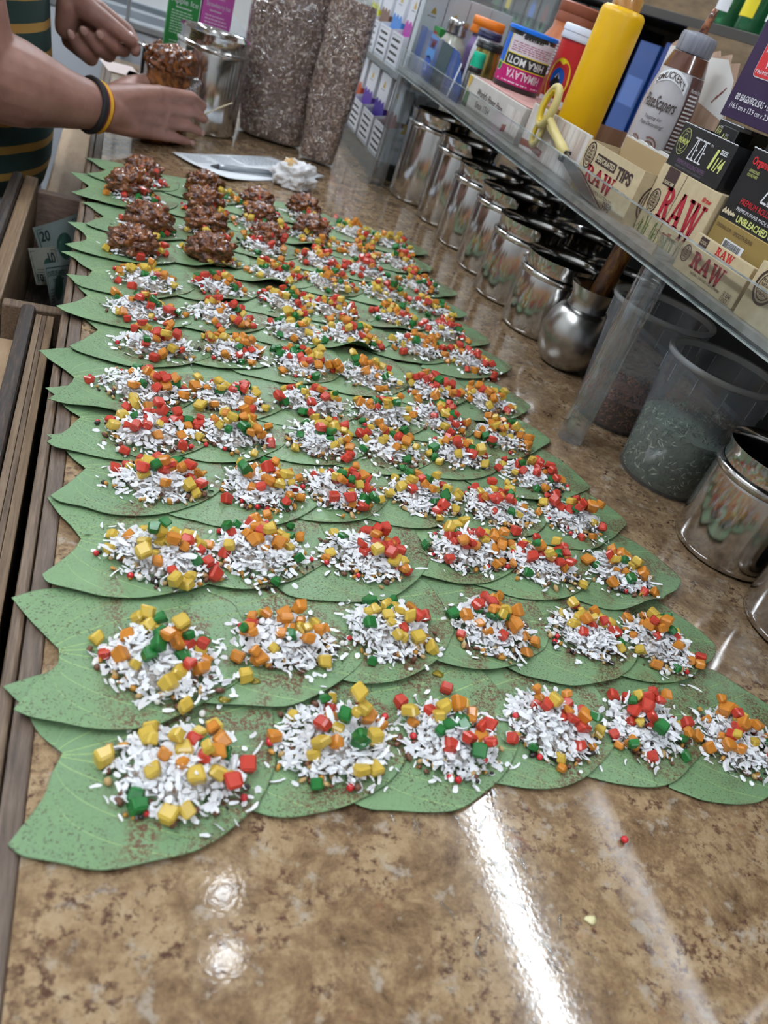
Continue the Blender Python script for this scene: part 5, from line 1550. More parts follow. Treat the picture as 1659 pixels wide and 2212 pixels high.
# ================================================================== shelving on the right back wall
bw = thing('wall_shelving', 'dark wall shelving with bottles behind the counter shelf', 'shelving', (1.0, 1.7, FLOOR))
def wbox(name, x0, x1, y0, y1, z0, z1, m, bev=0.0): return box(name, x0 - 1.0, x1 - 1.0, y0 - 1.7, y1 - 1.7, z0 - FLOOR, z1 - FLOOR, m, bw, bev)
M_shelfdark = mat('shelf_dark', (0.03, 0.024, 0.02), 0.4)
wbox('back_panel', 1.13, 1.145, 0.3, 3.4, -0.95, 0.8, M_brownwall)
wbox('shelf_board', 0.90, 1.13, 0.9, 3.4, 0.370, 0.385, M_shelfdark, 0.001)
wbox('shelf_board', 0.90, 1.13, 0.9, 3.4, 0.16, 0.172, M_shelfdark, 0.001)
wbox('side_board', 0.90, 1.13, 1.32, 1.335, 0.172, 0.37, M_brownwall, 0.001)
wbox('side_board', 0.90, 1.13, 2.9, 2.92, -0.95, 0.8, M_shelfdark, 0.001)
wbox('cabinet_front', 0.895, 0.91, 0.9, 3.4, -0.95, 0.155, M_brownwall, 0.001)
M_greenglass = mat('green_glass', (0.02, 0.16, 0.06), 0.08, trans=0.55, coat=0.5, col2=(0.05, 0.3, 0.12), scale=12)
for i, (y, h) in enumerate(((1.02, 0.15), (1.09, 0.15), (1.16, 0.16), (1.23, 0.15), (1.30, 0.16), (1.37, 0.14))):
    t = thing('green_bottle', 'green glass bottle on the wall shelf, %s from the right' % ('first', 'second', 'third', 'fourth', 'fifth', 'sixth')[i], 'bottle', (0.945, y, 0.3854), -pi / 2, 'green bottles on the wall shelf')
    lathe('body', [(0.0001, 0.0005), (0.024, 0.0005), (0.027, 0.004), (0.027, h * 0.6), (0.022, h * 0.72), (0.011, h * 0.82), (0.011, h)], M_greenglass, t, 28)
    lathe('cap', [(0.0115, h - 0.004), (0.0125, h - 0.003), (0.0125, h + 0.008), (0.0001, h + 0.008)], M_tinlid, t, 24)
    wrap(t, 0.027).rect(-0.02, 0.02, 0.04, 0.045, I_white if i % 2 else I_yel, 'bottle_label', 10)
for i in range(9):
    y = 1.78 + i * 0.082
    hx = ['D8C018', '4A78C8', '202024', 'D8C018', '6A2A20', '4A78C8', '202024', 'D8C018', '2A6A40'][i]
    t = thing('lighter_pack', 'dark blister pack with %s tip hanging on the wall shelf, number %d from the shelf side board' % ('coloured', i + 1), 'pack', (0.96, y, 0.1725), -pi / 2, 'dark packs on the wall shelf')
    t['label'] = 'dark hanging pack on the wall shelf, %s from the right' % ('first', 'second', 'third', 'fourth', 'fifth', 'sixth', 'seventh', 'eighth', 'ninth')[i]
    box('card', -0.034, 0.034, 0, 0.02, 0, 0.19, M_bcard, t, 0.001)
    Q = front(t)
    mm_ = plain('tip_' + hx, hx, 0.4)
    Q.ell(0.002, 0.140, 0.016, 0.030, mm_, 'tip_print'); Q.poly([(-0.016, 0.108), (0.020, 0.108), (0.018, 0.13), (-0.014, 0.13)], plain('tip_green', '5AA070', 0.4), 'tip_base'); Q.lines_block(-0.02, 0.06, 0.04, 0.03, 3, I_grey, i, 'fine_print', 0.5)
for i, (y, hx, h, cat_, nm, lab) in enumerate(((1.47, '1A3A8A', 0.17, 'box', 'blue_carton', 'deep blue carton on the wall shelf behind the yellow bottle'), (1.56, '22488A', 0.16, 'box', 'blue_carton', 'smaller blue carton beside the deep blue one'), (1.66, '0E1226', 0.18, 'box', 'navy_carton', 'navy carton on the wall shelf'))):
    t = thing(nm, lab, cat_, (0.94, y, 0.1725), -pi / 2)
    box('carton', -0.038, 0.038, 0, 0.06, 0, h, plain('card_' + hx, hx, 0.35, coat=0.3), t, 0.001)
    front(t).rect(-0.03, 0.05, 0.06, 0.05, plain('card_w' + hx, '5A78B8', 0.4), 'picture_print')
t = thing('bracket_card', 'small white card with dark mark pinned to the brown panel', 'card', (0.896, 1.252, 0.312), -pi / 2)
V = [(-0.010, 0, 0.0), (0.010, 0, 0.0), (0.006, 0, 0.034), (-0.006, 0, 0.034)]
mesh('card', V + [(x, 0.0025, z) for x, y, z in V], [(0, 1, 2, 3), (7, 6, 5, 4)] + [(i, 4 + i, 4 + (i + 1) % 4, (i + 1) % 4) for i in range(4)], M_white, t)
front(t).ell(0.0, 0.017, 0.002, 0.005, I_black)
wbox('front_panel', 0.898, 0.903, 0.9, 1.40, 0.16, 0.37, M_brownwall)
# ================================================================== paper, pen, tissue, bags at the far end of the counter
M_paper = mat('printed_paper', (0.82, 0.86, 0.90), 0.7)
t = thing('paper_sheet', 'printed white paper sheet lying on the counter beyond the leaves', 'paper', (0.205, 1.235, 0.0006))
A, B_, C_, D_ = Vector((0.0864, 1.2128)), Vector((0.158, 1.138)), Vector((0.327, 1.2954)), Vector((0.245, 1.345))
def paper_pt(u, v):
    p = A.lerp(B_, v).lerp(D_.lerp(C_, v), u)
    bow = 0.006 * sin(pi * v) * (1 - u)
    z = 0.0008 + 0.006 * max(0, 0.22 - u) + 0.004 * (abs(u - 0.5) * 2) ** 3 * v
    return (p.x - bow - 0.205, p.y - bow - 1.235, z)
V = [paper_pt(i / 16, j / 8) for j in range(9) for i in range(17)]
n1 = len(V); V += [(x, y, z - 0.0005) for x, y, z in V]
Fc = []
for j in range(8):
    for i in range(16):
        a = j * 17 + i
        Fc += [(a, a + 1, a + 18, a + 17), (n1 + a + 17, n1 + a + 18, n1 + a + 1, n1 + a)]
rim = [i for i in range(17)] + [j * 17 + 16 for j in range(1, 9)] + [8 * 17 + i for i in range(15, -1, -1)] + [j * 17 for j in range(7, 0, -1)]
for k in range(len(rim)):
    a, b_ = rim[k], rim[(k + 1) % len(rim)]
    Fc.append((a, n1 + a, n1 + b_, b_))
mesh('sheet', V, Fc, M_paper, t, True)
PP = Print(t, lambda x, y: (lambda q: (q[0], q[1], q[2] + 0.0004))(paper_pt(x, y)))
I_news = mat('ink_news', (0.38, 0.42, 0.48), 0.7)
for k, (u0, v0, uw, vh, n) in enumerate(((0.30, 0.06, 0.20, 0.40, 9), (0.52, 0.05, 0.40, 0.38, 9), (0.52, 0.55, 0.42, 0.36, 8), (0.06, 0.10, 0.18, 0.30, 5))):
    PP.lines_block(u0, v0, uw, vh, n, I_news, k, 'fine_print', 0.4, 0.15)
PP.strokes([[(0.10, 0.45 + 0.05 * i), (0.16, 0.55 + 0.05 * i), (0.26, 0.60 + 0.05 * i)] for i in range(3)], 0.006, I_news, 'pen_scrawl')

t = thing('ballpoint_pen', 'grey ballpoint pen lying on the white paper', 'pen', (0.19, 1.205, 0.0062))
d_ = Vector((0.103, 0.051, 0)).normalized()
def pen(name, a, b, ra, rb, m): 
    V, Fc = tube_geo([d_ * a, d_ * b], [ra, rb], 14); mesh(name, V, Fc, m, t, True)
pen('barrel', -0.046, 0.052, 0.0036, 0.0036, mat('pen_grey', (0.25, 0.28, 0.31), 0.2, coat=0.5))
pen('tip', -0.058, -0.046, 0.0009, 0.0034, mat('pen_dark', (0.03, 0.03, 0.035), 0.35))
pen('end_cap', 0.0521, 0.058, 0.0038, 0.0032, MATS['pen_dark'])

M_tissue = mat('tissue', (0.76, 0.75, 0.76), 0.85, col2=(0.70, 0.69, 0.71), scale=40, bump=0.25, bscale=120)
bm = blob(8.2, 0.031, 0.023, 0.023, 0.42, 5, 2.0)
o = thing('crumpled_tissue', 'crumpled white tissue with an orange stain beside the pen', 'tissue', (0.258, 1.2, 0.0142))
bmobj('wad', bm, M_tissue, o, True)
bm = blob(5.1, 0.010, 0.008, 0.009, 0.4, 3, 2.0)
k = bmobj('stain', bm, mat('orange_stain', (0.62, 0.36, 0.12), 0.8, col2=(0.70, 0.55, 0.35), scale=120), o, True); k.location = (-0.010, -0.004, 0.0165)

# big clear bags of brown shavings
M_shav = None
def shav_mat():
    m, N, L, b = newmat('shavings_mass')
    tc = N.new('ShaderNodeTexCoord'); vo = N.new('ShaderNodeTexVoronoi'); vo.inputs['Scale'].default_value = 190
    nz = N.new('ShaderNodeTexNoise'); nz.inputs['Scale'].default_value = 90
    mx = N.new('ShaderNodeMix'); mx.data_type = 'VECTOR'; mx.inputs[0].default_value = 0.06
    L.new(tc.outputs['Object'], mx.inputs[4]); L.new(nz.outputs['Color'], mx.inputs[5]); L.new(mx.outputs[1], vo.inputs['Vector'])
    rp_ = N.new('ShaderNodeValToRGB'); e = rp_.color_ramp.elements
    e[0].position = 0.0; e[0].color = (0.10, 0.05, 0.04, 1); e[1].position = 1.0; e[1].color = (0.5, 0.37, 0.28, 1)
    k = e.new(0.55); k.color = (0.22, 0.125, 0.095, 1)
    L.new(vo.outputs['Color'], rp_.inputs['Fac']); L.new(rp_.outputs['Color'], b.inputs['Base Color'])
    bp = N.new('ShaderNodeBump'); bp.inputs['Strength'].default_value = 0.6; bp.inputs['Distance'].default_value = 0.002
    L.new(vo.outputs['Distance'], bp.inputs['Height']); L.new(bp.outputs['Normal'], b.inputs['Normal'])
    b.inputs['Roughness'].default_value = 0.75
    return m
M_shav = shav_mat()
M_sv1 = mat('shaving_pale', (0.78, 0.65, 0.52), 0.7); M_sv2 = mat('shaving_brown', (0.20, 0.11, 0.085), 0.7); M_sv3 = mat('shaving_mid', (0.46, 0.30, 0.23), 0.7)
M_film = sheet('plastic_film', (0.96, 0.97, 0.98), 0.05, 0.12, 0.55, body=(0.8, 0.8, 0.85), bodyfac=0.03, bump=1.0)
def bag(label, cx, cy, rz, hw, ht, H, seed, Hb):
    t = thing('shavings_bag', label, 'bag', (cx, cy, 0.0006), rz, 'clear bags of brown shavings')
    def pt(a, z, k, zmax):
        f = z / zmax
        ww = hw * (0.80 + 0.22 * min(1, f * 3.2)) * (1 - 0.10 * max(0, f - 0.75) * 4)
        tt = ht * (0.55 + 0.45 * sin(pi * min(1, 0.25 + f * 0.8)))
        c_, s_ = cos(a), sin(a)
        x = ww * math.copysign(abs(c_) ** 0.75, c_); y = tt * math.copysign(abs(s_) ** 0.85, s_)
        nn = noise.noise(Vector((x * 22 + seed, y * 22, z * 14)))
        return Vector((x * (1 + 0.07 * nn) * k, y * (1 + 0.12 * nn) * k, z + 0.004))
    def shell(name, k, zmax, top, m, nz=22, na=48):
        V, Fc = [], []
        for j in range(nz + 1):
            for i in range(na): V.append(pt(2 * pi * i / na, top * j / nz, k, zmax))
        for j in range(nz):
            for i in range(na): Fc.append((j * na + i, j * na + (i + 1) % na, (j + 1) * na + (i + 1) % na, (j + 1) * na + i))
        Fc.append(tuple(range(na - 1, -1, -1))); Fc.append(tuple(nz * na + i for i in range(na)))
        return mesh(name, V, Fc, m, t, True)
    shell('contents', 0.955, H, Hb, M_shav)
    o = shell('plastic_film', 1.0, H, H, M_film)
    r = random.Random(seed); V, Fc, ix = [], [], []
    for k in range(6000):
        a = r.uniform(0, 2 * pi); z = r.uniform(0.002, Hb)
        p = pt(a, z, 0.962, H); p2 = pt(a + 0.05, z, 0.962, H)
        td = (p2 - p).normalized(); up = Vector((0, 0, 1)); nn = td.cross(up)
        an = r.uniform(0, pi); l = r.uniform(0.0016, 0.0052); w = r.uniform(0.0007, 0.0019)
        d = td * cos(an) + up * sin(an); e = -td * sin(an) + up * cos(an); b = len(V)
        lift = nn * r.uniform(-0.001, 0.001)
        V += [p - d * l, p - e * w + lift, p + d * l, p + e * w - lift]; Fc.append((b, b + 1, b + 2, b + 3)); ix.append(r.choice((0, 1, 1, 2, 2, 2)))
    s = mesh('shavings', V, Fc, [M_sv1, M_sv2, M_sv3], t, False, ix); s['kind'] = 'stuff'
bag('large clear plastic bag of brown shavings beside the tall canister', 0.262, 1.478, -0.15, 0.070, 0.040, 0.30, 3.0, 0.262)
bag('narrower clear plastic bag of brown shavings leaning in front of the larger one', 0.333, 1.405, -0.35, 0.036, 0.026, 0.30, 8.0, 0.235)

# open jam bag held by the man
M_jampouch = mat('jam_in_pouch', (0.36, 0.13, 0.03), 0.12, col2=(0.09, 0.028, 0.01), scale=90, bump=0.35, bscale=240, coat=0.8, sss=0.2, sssr=0.004, lo=0.35, hi=0.6)
t = thing('jam_bag', 'open clear bag of brown rose jam held upright on the counter', 'bag', (0.073, 1.272, 0.0006), pi / 4)
V, Fc = [], []
na, nz_ = 40, 18
for j in range(nz_ + 1):
    f = j / nz_
    for i in range(na):
        a = 2 * pi * i / na; c_, s_ = cos(a), sin(a)
        nn = noise.noise(Vector((c_ * 2, s_ * 2, f * 4)))
        V.append((0.045 * (1 + 0.10 * nn) * math.copysign(abs(c_) ** 0.8, c_), (0.013 + 0.009 * sin(pi * min(1, f + 0.2))) * (1 + 0.2 * nn) * s_, 0.001 + 0.098 * f))
for j in range(nz_):
    for i in range(na): Fc.append((j * na + i, j * na + (i + 1) % na, (j + 1) * na + (i + 1) % na, (j + 1) * na + i))
Fc.append(tuple(range(na - 1, -1, -1))); Fc.append(tuple(nz_ * na + i for i in range(na)))
mesh('pouch', V, Fc, M_jampouch, t, True)
for k, (x, y, z, s) in enumerate(((-0.022, 0, 0.104, 0.020), (0.014, 0.0, 0.102, 0.027), (-0.004, 0.002, 0.100, 0.022))):
    o = bmobj('jam_lump', blob(k * 4.4 + 1, s, s * 0.75, s * 0.8, 0.4, 4, 2.2), M_jam, t, True); o.location = (x, y, z)
o = bmobj('loose_film', box_bm(0.030, 0.052, -0.014, 0.014, 0.02, 0.088, 0.004), M_film, t, True)
PB = Print(t, lambda x, z: (x, -0.0275, z)); PB.text('SUHANA', 0.008, 0.070, 0.008, I_lab, 0.032, 0.0, 0.2, rot=0.5)
t = thing('spoon', 'bent steel spoon carrying jam between the far hand and the bag', 'spoon', (0.02, 1.274, 0.109))
tube('handle', [(-0.030, -0.002, -0.004), (-0.006, 0, 0.001), (0.008, 0, 0.006), (0.018, 0.0, 0.003), (0.026, 0.0, -0.006)], [0.0016, 0.0022, 0.0022, 0.0022, 0.0026], M_chrome, t, 10)
o = bmobj('bowl', blob(1.0, 0.013, 0.010, 0.004, 0.05, 3), M_chrome, t, True); o.location = (0.034, 0.0, -0.010)
o = bmobj('jam_on_spoon', blob(6.0, 0.018, 0.014, 0.015, 0.45, 4, 2.2), M_jam, t, True); o.location = (0.036, -0.004, 0.0)
t = thing('stir_stick', 'thin pale stick poking out beside the fingertips', 'stick', (0.14, 1.285, 0.058))
tube('stick', [(-0.012, -0.004, -0.010), (0.010, 0.004, 0.004), (0.026, 0.010, 0.013)], 0.0011, mat('pale_stick', (0.5, 0.42, 0.28), 0.6), t, 8)

# cards and small dark box at the far counter corner
for i, (x, y, hx, lab) in enumerate(((0.012, 1.705, 'C8B8B4', 'pale pink card lying at the far counter corner'), (0.052, 1.665, 'CFCFD4', 'white card lying at the far counter corner'))):
    o = box('paper_card', -0.03, 0.03, -0.045, 0.045, 0.0006, 0.0016, plain('card_' + hx, hx, 0.7), None, 0.0003); o.location = (x, y, 0); o.rotation_euler = (0, 0, 0.2 - 0.3 * i); tag(o, lab, 'card')
t = thing('small_box', 'small black box with white label behind the jam bag', 'box', (0.062, 1.50, 0.0006), 0.0)
box('carton', -0.022, 0.007, -0.02, 0.02, 0, 0.085, M_bcard, t, 0.001)
Print(t, lambda x, z: (x, -0.0204, z)).rect(-0.017, 0.03, 0.02, 0.04, I_white, 'label')

# ================================================================== banknotes in the cash drawer
M_note = mat('banknote_paper', (0.52, 0.62, 0.59), 0.75, col2=(0.44, 0.54, 0.52), scale=60)
M_note2 = mat('banknote_cream', (0.66, 0.64, 0.54), 0.75, col2=(0.58, 0.55, 0.46), scale=60)
M_noteink = mat('banknote_ink', (0.045, 0.085, 0.08), 0.7); M_noteg = mat('banknote_green', (0.06, 0.16, 0.12), 0.7)
def note(label, TL, TR, BR, BL, m, bow, words):
    q = [Vector(p) for p in (TL, TR, BR, BL)]
    cen = sum(q, Vector()) / 4
    t = thing('banknote', label, 'banknote', tuple(cen), 0, 'banknotes in the drawer')
    nrm = (q[1] - q[0]).cross(q[3] - q[0]).normalized()
    if nrm.y > 0: nrm = -nrm
    def pt(u, v, o=0.0):
        p = q[0].lerp(q[1], u).lerp(q[3].lerp(q[2], u), v)
        return p - cen + nrm * (bow * sin(pi * u) * (0.4 + 0.6 * v) + o)
    n = 10
    V = [pt(i / n, j / n) for j in range(n + 1) for i in range(n + 1)]
    k = len(V); V += [v - nrm * 0.0003 for v in V]
    Fc = []
    for j in range(n):
        for i in range(n):
            a = j * (n + 1) + i; Fc += [(a, a + 1, a + n + 2, a + n + 1), (k + a + n + 1, k + a + n + 2, k + a + 1, k + a)]
    mesh('note', V, Fc, m, t, True)
    P = Print(t, lambda x, y: pt(x, 1 - y, 0.0006))
    P.strokes([[(0.05, 0.06), (0.95, 0.06), (0.95, 0.92), (0.05, 0.92), (0.05, 0.06)]], 0.02, M_noteg, 'border_print')
    for (s, x, y, w, h, mm_) in words: P.text(s, x, y, h, mm_, w, 0.03)
    P.ell(0.58, 0.45, 0.20, 0.28, M_noteg, 'portrait_oval'); P.lines_block(0.12, 0.12, 0.25, 0.35, 5, M_noteink, 3, 'fine_print', 0.3)
note('crumpled bluish twenty note at the back of the open drawer', (-0.068, 0.978, -0.06), (-0.0238, 1.060, -0.06), (-0.0161, 1.035, -0.115), (-0.0544, 1.010, -0.115), M_note, 0.004, (('20', 0.08, 0.62, 0.2, 0.26, M_noteink), ('20', 0.74, 0.1, 0.18, 0.2, M_noteink)))
note('cream ten note in the middle of the open drawer', (-0.0690, 0.940, -0.07), (-0.0425, 0.962, -0.07), (-0.0300, 0.985, -0.120), (-0.0590, 0.960, -0.120), M_note2, 0.003, (('10', 0.62, 0.55, 0.26, 0.32, M_noteink), ('10', 0.08, 0.1, 0.2, 0.22, M_noteink)))
note('folded pale green note nearest in the open drawer', (-0.0500, 0.915, -0.075), (-0.0240, 0.940, -0.075), (-0.0250, 0.944, -0.135), (-0.0390, 0.932, -0.135), M_note, -0.003, (('STATES OF AMERICA', 0.08, 0.72, 0.84, 0.12, M_noteg), ('TRUST', 0.3, 0.58, 0.5, 0.08, M_noteink)))
o = bmobj('receipt_wad', blob(2.7, 0.012, 0.016, 0.016, 0.45, 4, 2.0), M_tissue, None, True); o.location = (-0.058, 0.885, -0.138)
tag(o, 'crumpled white receipt in the open drawer corner', 'receipt')

# ================================================================== the man behind the counter
def capsule(bm, p0, r0_, p1, r1_, n=14, flat=None):
    """tapered capsule between two points (closed)"""
    p0, p1 = Vector(p0), Vector(p1)
    ax = p1 - p0; L_ = ax.length
    q = ax.to_track_quat('Z', 'Y').to_matrix() if L_ > 1e-6 else Matrix.Identity(3)
    rings = []
    for k in range(5):
        a = -pi / 2 + pi / 2 * k / 4; rings.append((r0_ * cos(a), r0_ * sin(a)))
    for k in range(5):
        a = pi / 2 * k / 4; rings.append((r1_ * cos(a), L_ + r1_ * sin(a)))
    vs = []
    for r_, z in rings:
        vs.append([bm.verts.new(p0 + q @ Vector((max(r_, 1e-5) * cos(2 * pi * i / n), max(r_, 1e-5) * sin(2 * pi * i / n), z))) for i in range(n)])
    for j in range(len(vs) - 1):
        for i in range(n): bm.faces.new((vs[j][i], vs[j][(i + 1) % n], vs[j + 1][(i + 1) % n], vs[j + 1][i]))
    bm.faces.new(vs[0][::-1]); bm.faces.new(vs[-1])
def chain(bm, pts, rad, n=14):
    for i in range(len(pts) - 1): capsule(bm, pts[i], rad[i], pts[i + 1], rad[i + 1], n)

bm = bmesh.new()
# near (right) hand, back of the hand to the viewer, fingers round the bag
Wn = (-0.0140, 1.1410, 0.0500)
K = {'i': (0.0590, 1.2150, 0.0710), 'm': (0.0660, 1.2215, 0.0545), 'r': (0.0660, 1.2215, 0.0370), 'p': (0.0600, 1.2155, 0.0205)}
PIP = {'i': (0.1040, 1.2585, 0.0700), 'm': (0.1110, 1.2655, 0.0505), 'r': (0.1070, 1.2615, 0.0312), 'p': (0.0930, 1.2470, 0.0140)}
TIP = {'i': (0.1250, 1.2890, 0.0570), 'm': (0.1300, 1.2915, 0.0395), 'r': (0.1260, 1.2865, 0.0215), 'p': (0.1120, 1.2690, 0.0085)}
RD_ = {'i': (0.0104, 0.0080, 0.0066), 'm': (0.0106, 0.0082, 0.0067), 'r': (0.0100, 0.0077, 0.0063), 'p': (0.0090, 0.0069, 0.0056)}
for k in 'imrp':
    w0 = (Wn[0] + (K[k][0] - Wn[0]) * 0.1, Wn[1] + (K[k][1] - Wn[1]) * 0.1, Wn[2] + (K[k][2] - 0.048) * 0.45)
    mid = tuple(w0[i] * 0.4 + K[k][i] * 0.6 for i in range(3))
    chain(bm, [w0, mid, K[k], PIP[k], TIP[k]], [0.0165, 0.0142, RD_[k][0], RD_[k][1], RD_[k][2]])
chain(bm, [K['i'], K['m'], K['r'], K['p']], [0.0112, 0.0112, 0.0108, 0.0100])
chain(bm, [(0.0, 1.165, 0.060), (0.022, 1.212, 0.070), (0.050, 1.268, 0.074), (0.068, 1.305, 0.072)], [0.0150, 0.0135, 0.0105, 0.0080])
chain(bm, [(-0.002, 1.152, 0.050), (0.03, 1.186, 0.030)], [0.022, 0.0135])
EN = (-0.150, 1.060, 0.075)
chain(bm, [Wn, (-0.050, 1.115, 0.055), (-0.100, 1.085, 0.064), EN], [0.0262, 0.0330, 0.0470, 0.0520], 20)
chain(bm, [EN, (-0.185, 1.075, 0.20), (-0.215, 1.10, 0.42)], [0.0530, 0.0560, 0.0640], 20)
# far (left) hand pinching the spoon
FK = {'i': (-0.024, 1.300, 0.134), 'm': (-0.033, 1.306, 0.118), 'r': (-0.045, 1.306, 0.102), 'p': (-0.058, 1.300, 0.089)}
FP = {'i': (0.012, 1.290, 0.122), 'm': (0.010, 1.286, 0.0990), 'r': (-0.008, 1.283, 0.0880), 'p': (-0.030, 1.279, 0.0780)}
FM = {'i': (0.022, 1.280, 0.112), 'm': (-0.002, 1.268, 0.1010), 'r': (-0.022, 1.266, 0.0950), 'p': (-0.042, 1.266, 0.0875)}
FT = {'i': (0.025, 1.270, 0.104), 'm': (-0.020, 1.260, 0.1110), 'r': (-0.040, 1.259, 0.1100), 'p': (-0.055, 1.262, 0.1010)}
FWR = (-0.062, 1.296, 0.150)
for k in 'imrp':
    chain(bm, [(FWR[0] + 0.002, FWR[1], FWR[2] - 0.008), FK[k], FP[k], FM[k], FT[k]], [0.0170, 0.0118, 0.0098, 0.0088, 0.0074])
chain(bm, [FK['i'], FK['m'], FK['r'], FK['p']], [0.0125, 0.0125, 0.0120, 0.0110])
chain(bm, [(-0.060, 1.288, 0.140), (-0.034, 1.272, 0.133), (-0.006, 1.264, 0.1250), (0.018, 1.266, 0.1155)], [0.0180, 0.0150, 0.0108, 0.0082])
chain(bm, [(-0.062, 1.280, 0.130), (-0.064, 1.284, 0.105)], [0.0160, 0.0140])
EF = (-0.135, 1.400, 0.225)
chain(bm, [FWR, (-0.095, 1.345, 0.185), EF], [0.0255, 0.0360, 0.0450], 20)
chain(bm, [EF, (-0.190, 1.420, 0.33), (-0.215, 1.425, 0.43)], [0.0480, 0.0540, 0.0620], 20)
# shoulders, neck, head
chain(bm, [(-0.215, 1.10, 0.42), (-0.215, 1.262, 0.44), (-0.215, 1.425, 0.43)], [0.064, 0.072, 0.064], 20)
chain(bm, [(-0.215, 1.262, 0.42), (-0.205, 1.262, 0.52), (-0.185, 1.262, 0.60)], [0.070, 0.056, 0.054], 20)
chain(bm, [(-0.180, 1.262, 0.585), (-0.178, 1.262, 0.645)], [0.064, 0.078], 24)
chain(bm, [(-0.195, 1.262, 0.655), (-0.170, 1.262, 0.66)], [0.084, 0.080], 24)
chain(bm, [(-0.125, 1.262, 0.575), (-0.150, 1.262, 0.58)], [0.030, 0.046], 16)           # chin
chain(bm, [(-0.098, 1.262, 0.640), (-0.076, 1.262, 0.615)], [0.010, 0.0125], 12)          # nose
chain(bm, [(-0.098, 1.262, 0.588), (-0.094, 1.262, 0.583)], [0.014, 0.012], 12)           # lips
for s in (-1, 1):
    chain(bm, [(-0.182, 1.262 + s * 0.078, 0.655), (-0.186, 1.262 + s * 0.086, 0.620)], [0.016, 0.010], 12)   # ears
    chain(bm, [(-0.112, 1.262 + s * 0.012, 0.664), (-0.118, 1.262 + s * 0.048, 0.664)], [0.009, 0.009], 10)   # brow
chain(bm, [(-0.215, 1.262, 0.42), (-0.205, 1.262, 0.10), (-0.2, 1.262, -0.10)], [0.09, 0.085, 0.085], 24)
for s in (-1, 1): chain(bm, [(-0.2, 1.262 + s * 0.075, -0.10), (-0.2, 1.262 + s * 0.085, -0.5), (-0.205, 1.262 + s * 0.09, -0.86)], [0.075, 0.05, 0.038], 16)
M_skin = mat('skin', (0.29, 0.145, 0.112), 0.5, col2=(0.38, 0.20, 0.158), scale=35, bump=0.12, bscale=260, sss=0.12, sssr=0.006)
me = bpy.data.meshes.new('body'); bm.to_mesh(me); bm.free()
tmp = bpy.data.objects.new('tmp', me); COL.objects.link(tmp)
md = tmp.modifiers.new('Remesh', 'REMESH'); md.mode = 'VOXEL'; md.voxel_size = 0.0021
dg = bpy.context.evaluated_depsgraph_get()
me2 = bpy.data.meshes.new_from_object(tmp.evaluated_get(dg))
bpy.data.objects.remove(tmp); bpy.data.meshes.remove(me)
bm = bmesh.new(); bm.from_mesh(me2)
for _ in range(3): bmesh.ops.smooth_vert(bm, verts=bm.verts[:], factor=0.5, use_axis_x=True, use_axis_y=True, use_axis_z=True)
man = thing('person', 'person in a green and mustard striped shirt spooning jam from a bag', 'person', (-0.2, 1.262, FLOOR))
off = Vector((-0.2, 1.262, FLOOR))
for v in bm.verts: v.co -= off
o = bmobj('body', bm, M_skin, man, True); bpy.data.meshes.remove(me2)

def rel(p): return (p[0] + 0.2, p[1] - 1.262, p[2] - FLOOR)
# shirt with stripes
m, N, L, b = newmat('striped_cloth')
tc = N.new('ShaderNodeTexCoord'); sp = N.new('ShaderNodeSeparateXYZ'); L.new(tc.outputs['Object'], sp.inputs[0])
nz = N.new('ShaderNodeTexNoise'); nz.inputs['Scale'].default_value = 9; L.new(tc.outputs['Object'], nz.inputs['Vector'])
def mth(op, a, c=None):
    n_ = N.new('ShaderNodeMath'); n_.operation = op
    for i, v in enumerate((a, c)):
        if v is None: continue
        if isinstance(v, (int, float)): n_.inputs[i].default_value = v
        else: L.new(v, n_.inputs[i])
    return n_.outputs[0]
zz = mth('ADD', sp.outputs[2], mth('MULTIPLY', nz.outputs['Fac'], 0.006))
fr = mth('FRACT', mth('DIVIDE', zz, 0.034))
mx = N.new('ShaderNodeMix'); mx.data_type = 'RGBA'; L.new(mth('LESS_THAN', fr, 0.30), mx.inputs[0])
mx.inputs[6].default_value = (0.012, 0.042, 0.036, 1); mx.inputs[7].default_value = (0.42, 0.24, 0.055, 1)
L.new(mx.outputs[2], b.inputs['Base Color']); b.inputs['Roughness'].default_value = 0.85
M_shirt = m
def cloth(name, rings, mt, n=56, wr=0.004):
    V, Fc = [], []
    for j, (cx_, cy_, z, rx, ry) in enumerate(rings):
        for i in range(n):
            a = 2 * pi * i / n
            k = 1 + (wr / rx) * noise.noise(Vector((cos(a) * 2.2, sin(a) * 2.2, z * 9)))
            V.append(rel((cx_ + rx * k * cos(a), cy_ + ry * k * sin(a), z)))
    for j in range(len(rings) - 1):
        for i in range(n): Fc.append((j * n + i, j * n + (i + 1) % n, (j + 1) * n + (i + 1) % n, (j + 1) * n + i))
    return mesh(name, V, Fc, mt, man, True)
cy0 = 1.275
cloth('shirt', [(-0.205, cy0, -0.085, 0.112, 0.155), (-0.200, cy0, -0.092, 0.122, 0.168), (-0.195, cy0, -0.06, 0.124, 0.172), (-0.192, cy0, 0.0, 0.122, 0.172), (-0.195, cy0, 0.08, 0.114, 0.172),
                (-0.200, cy0, 0.17, 0.112, 0.176), (-0.205, cy0, 0.28, 0.112, 0.184), (-0.208, cy0, 0.37, 0.106, 0.190), (-0.212, 1.268, 0.43, 0.096, 0.188), (-0.214, 1.264, 0.475, 0.085, 0.150), (-0.213, 1.262, 0.505, 0.072, 0.088), (-0.211, 1.262, 0.518, 0.066, 0.072)], M_shirt, 64, 0.004)
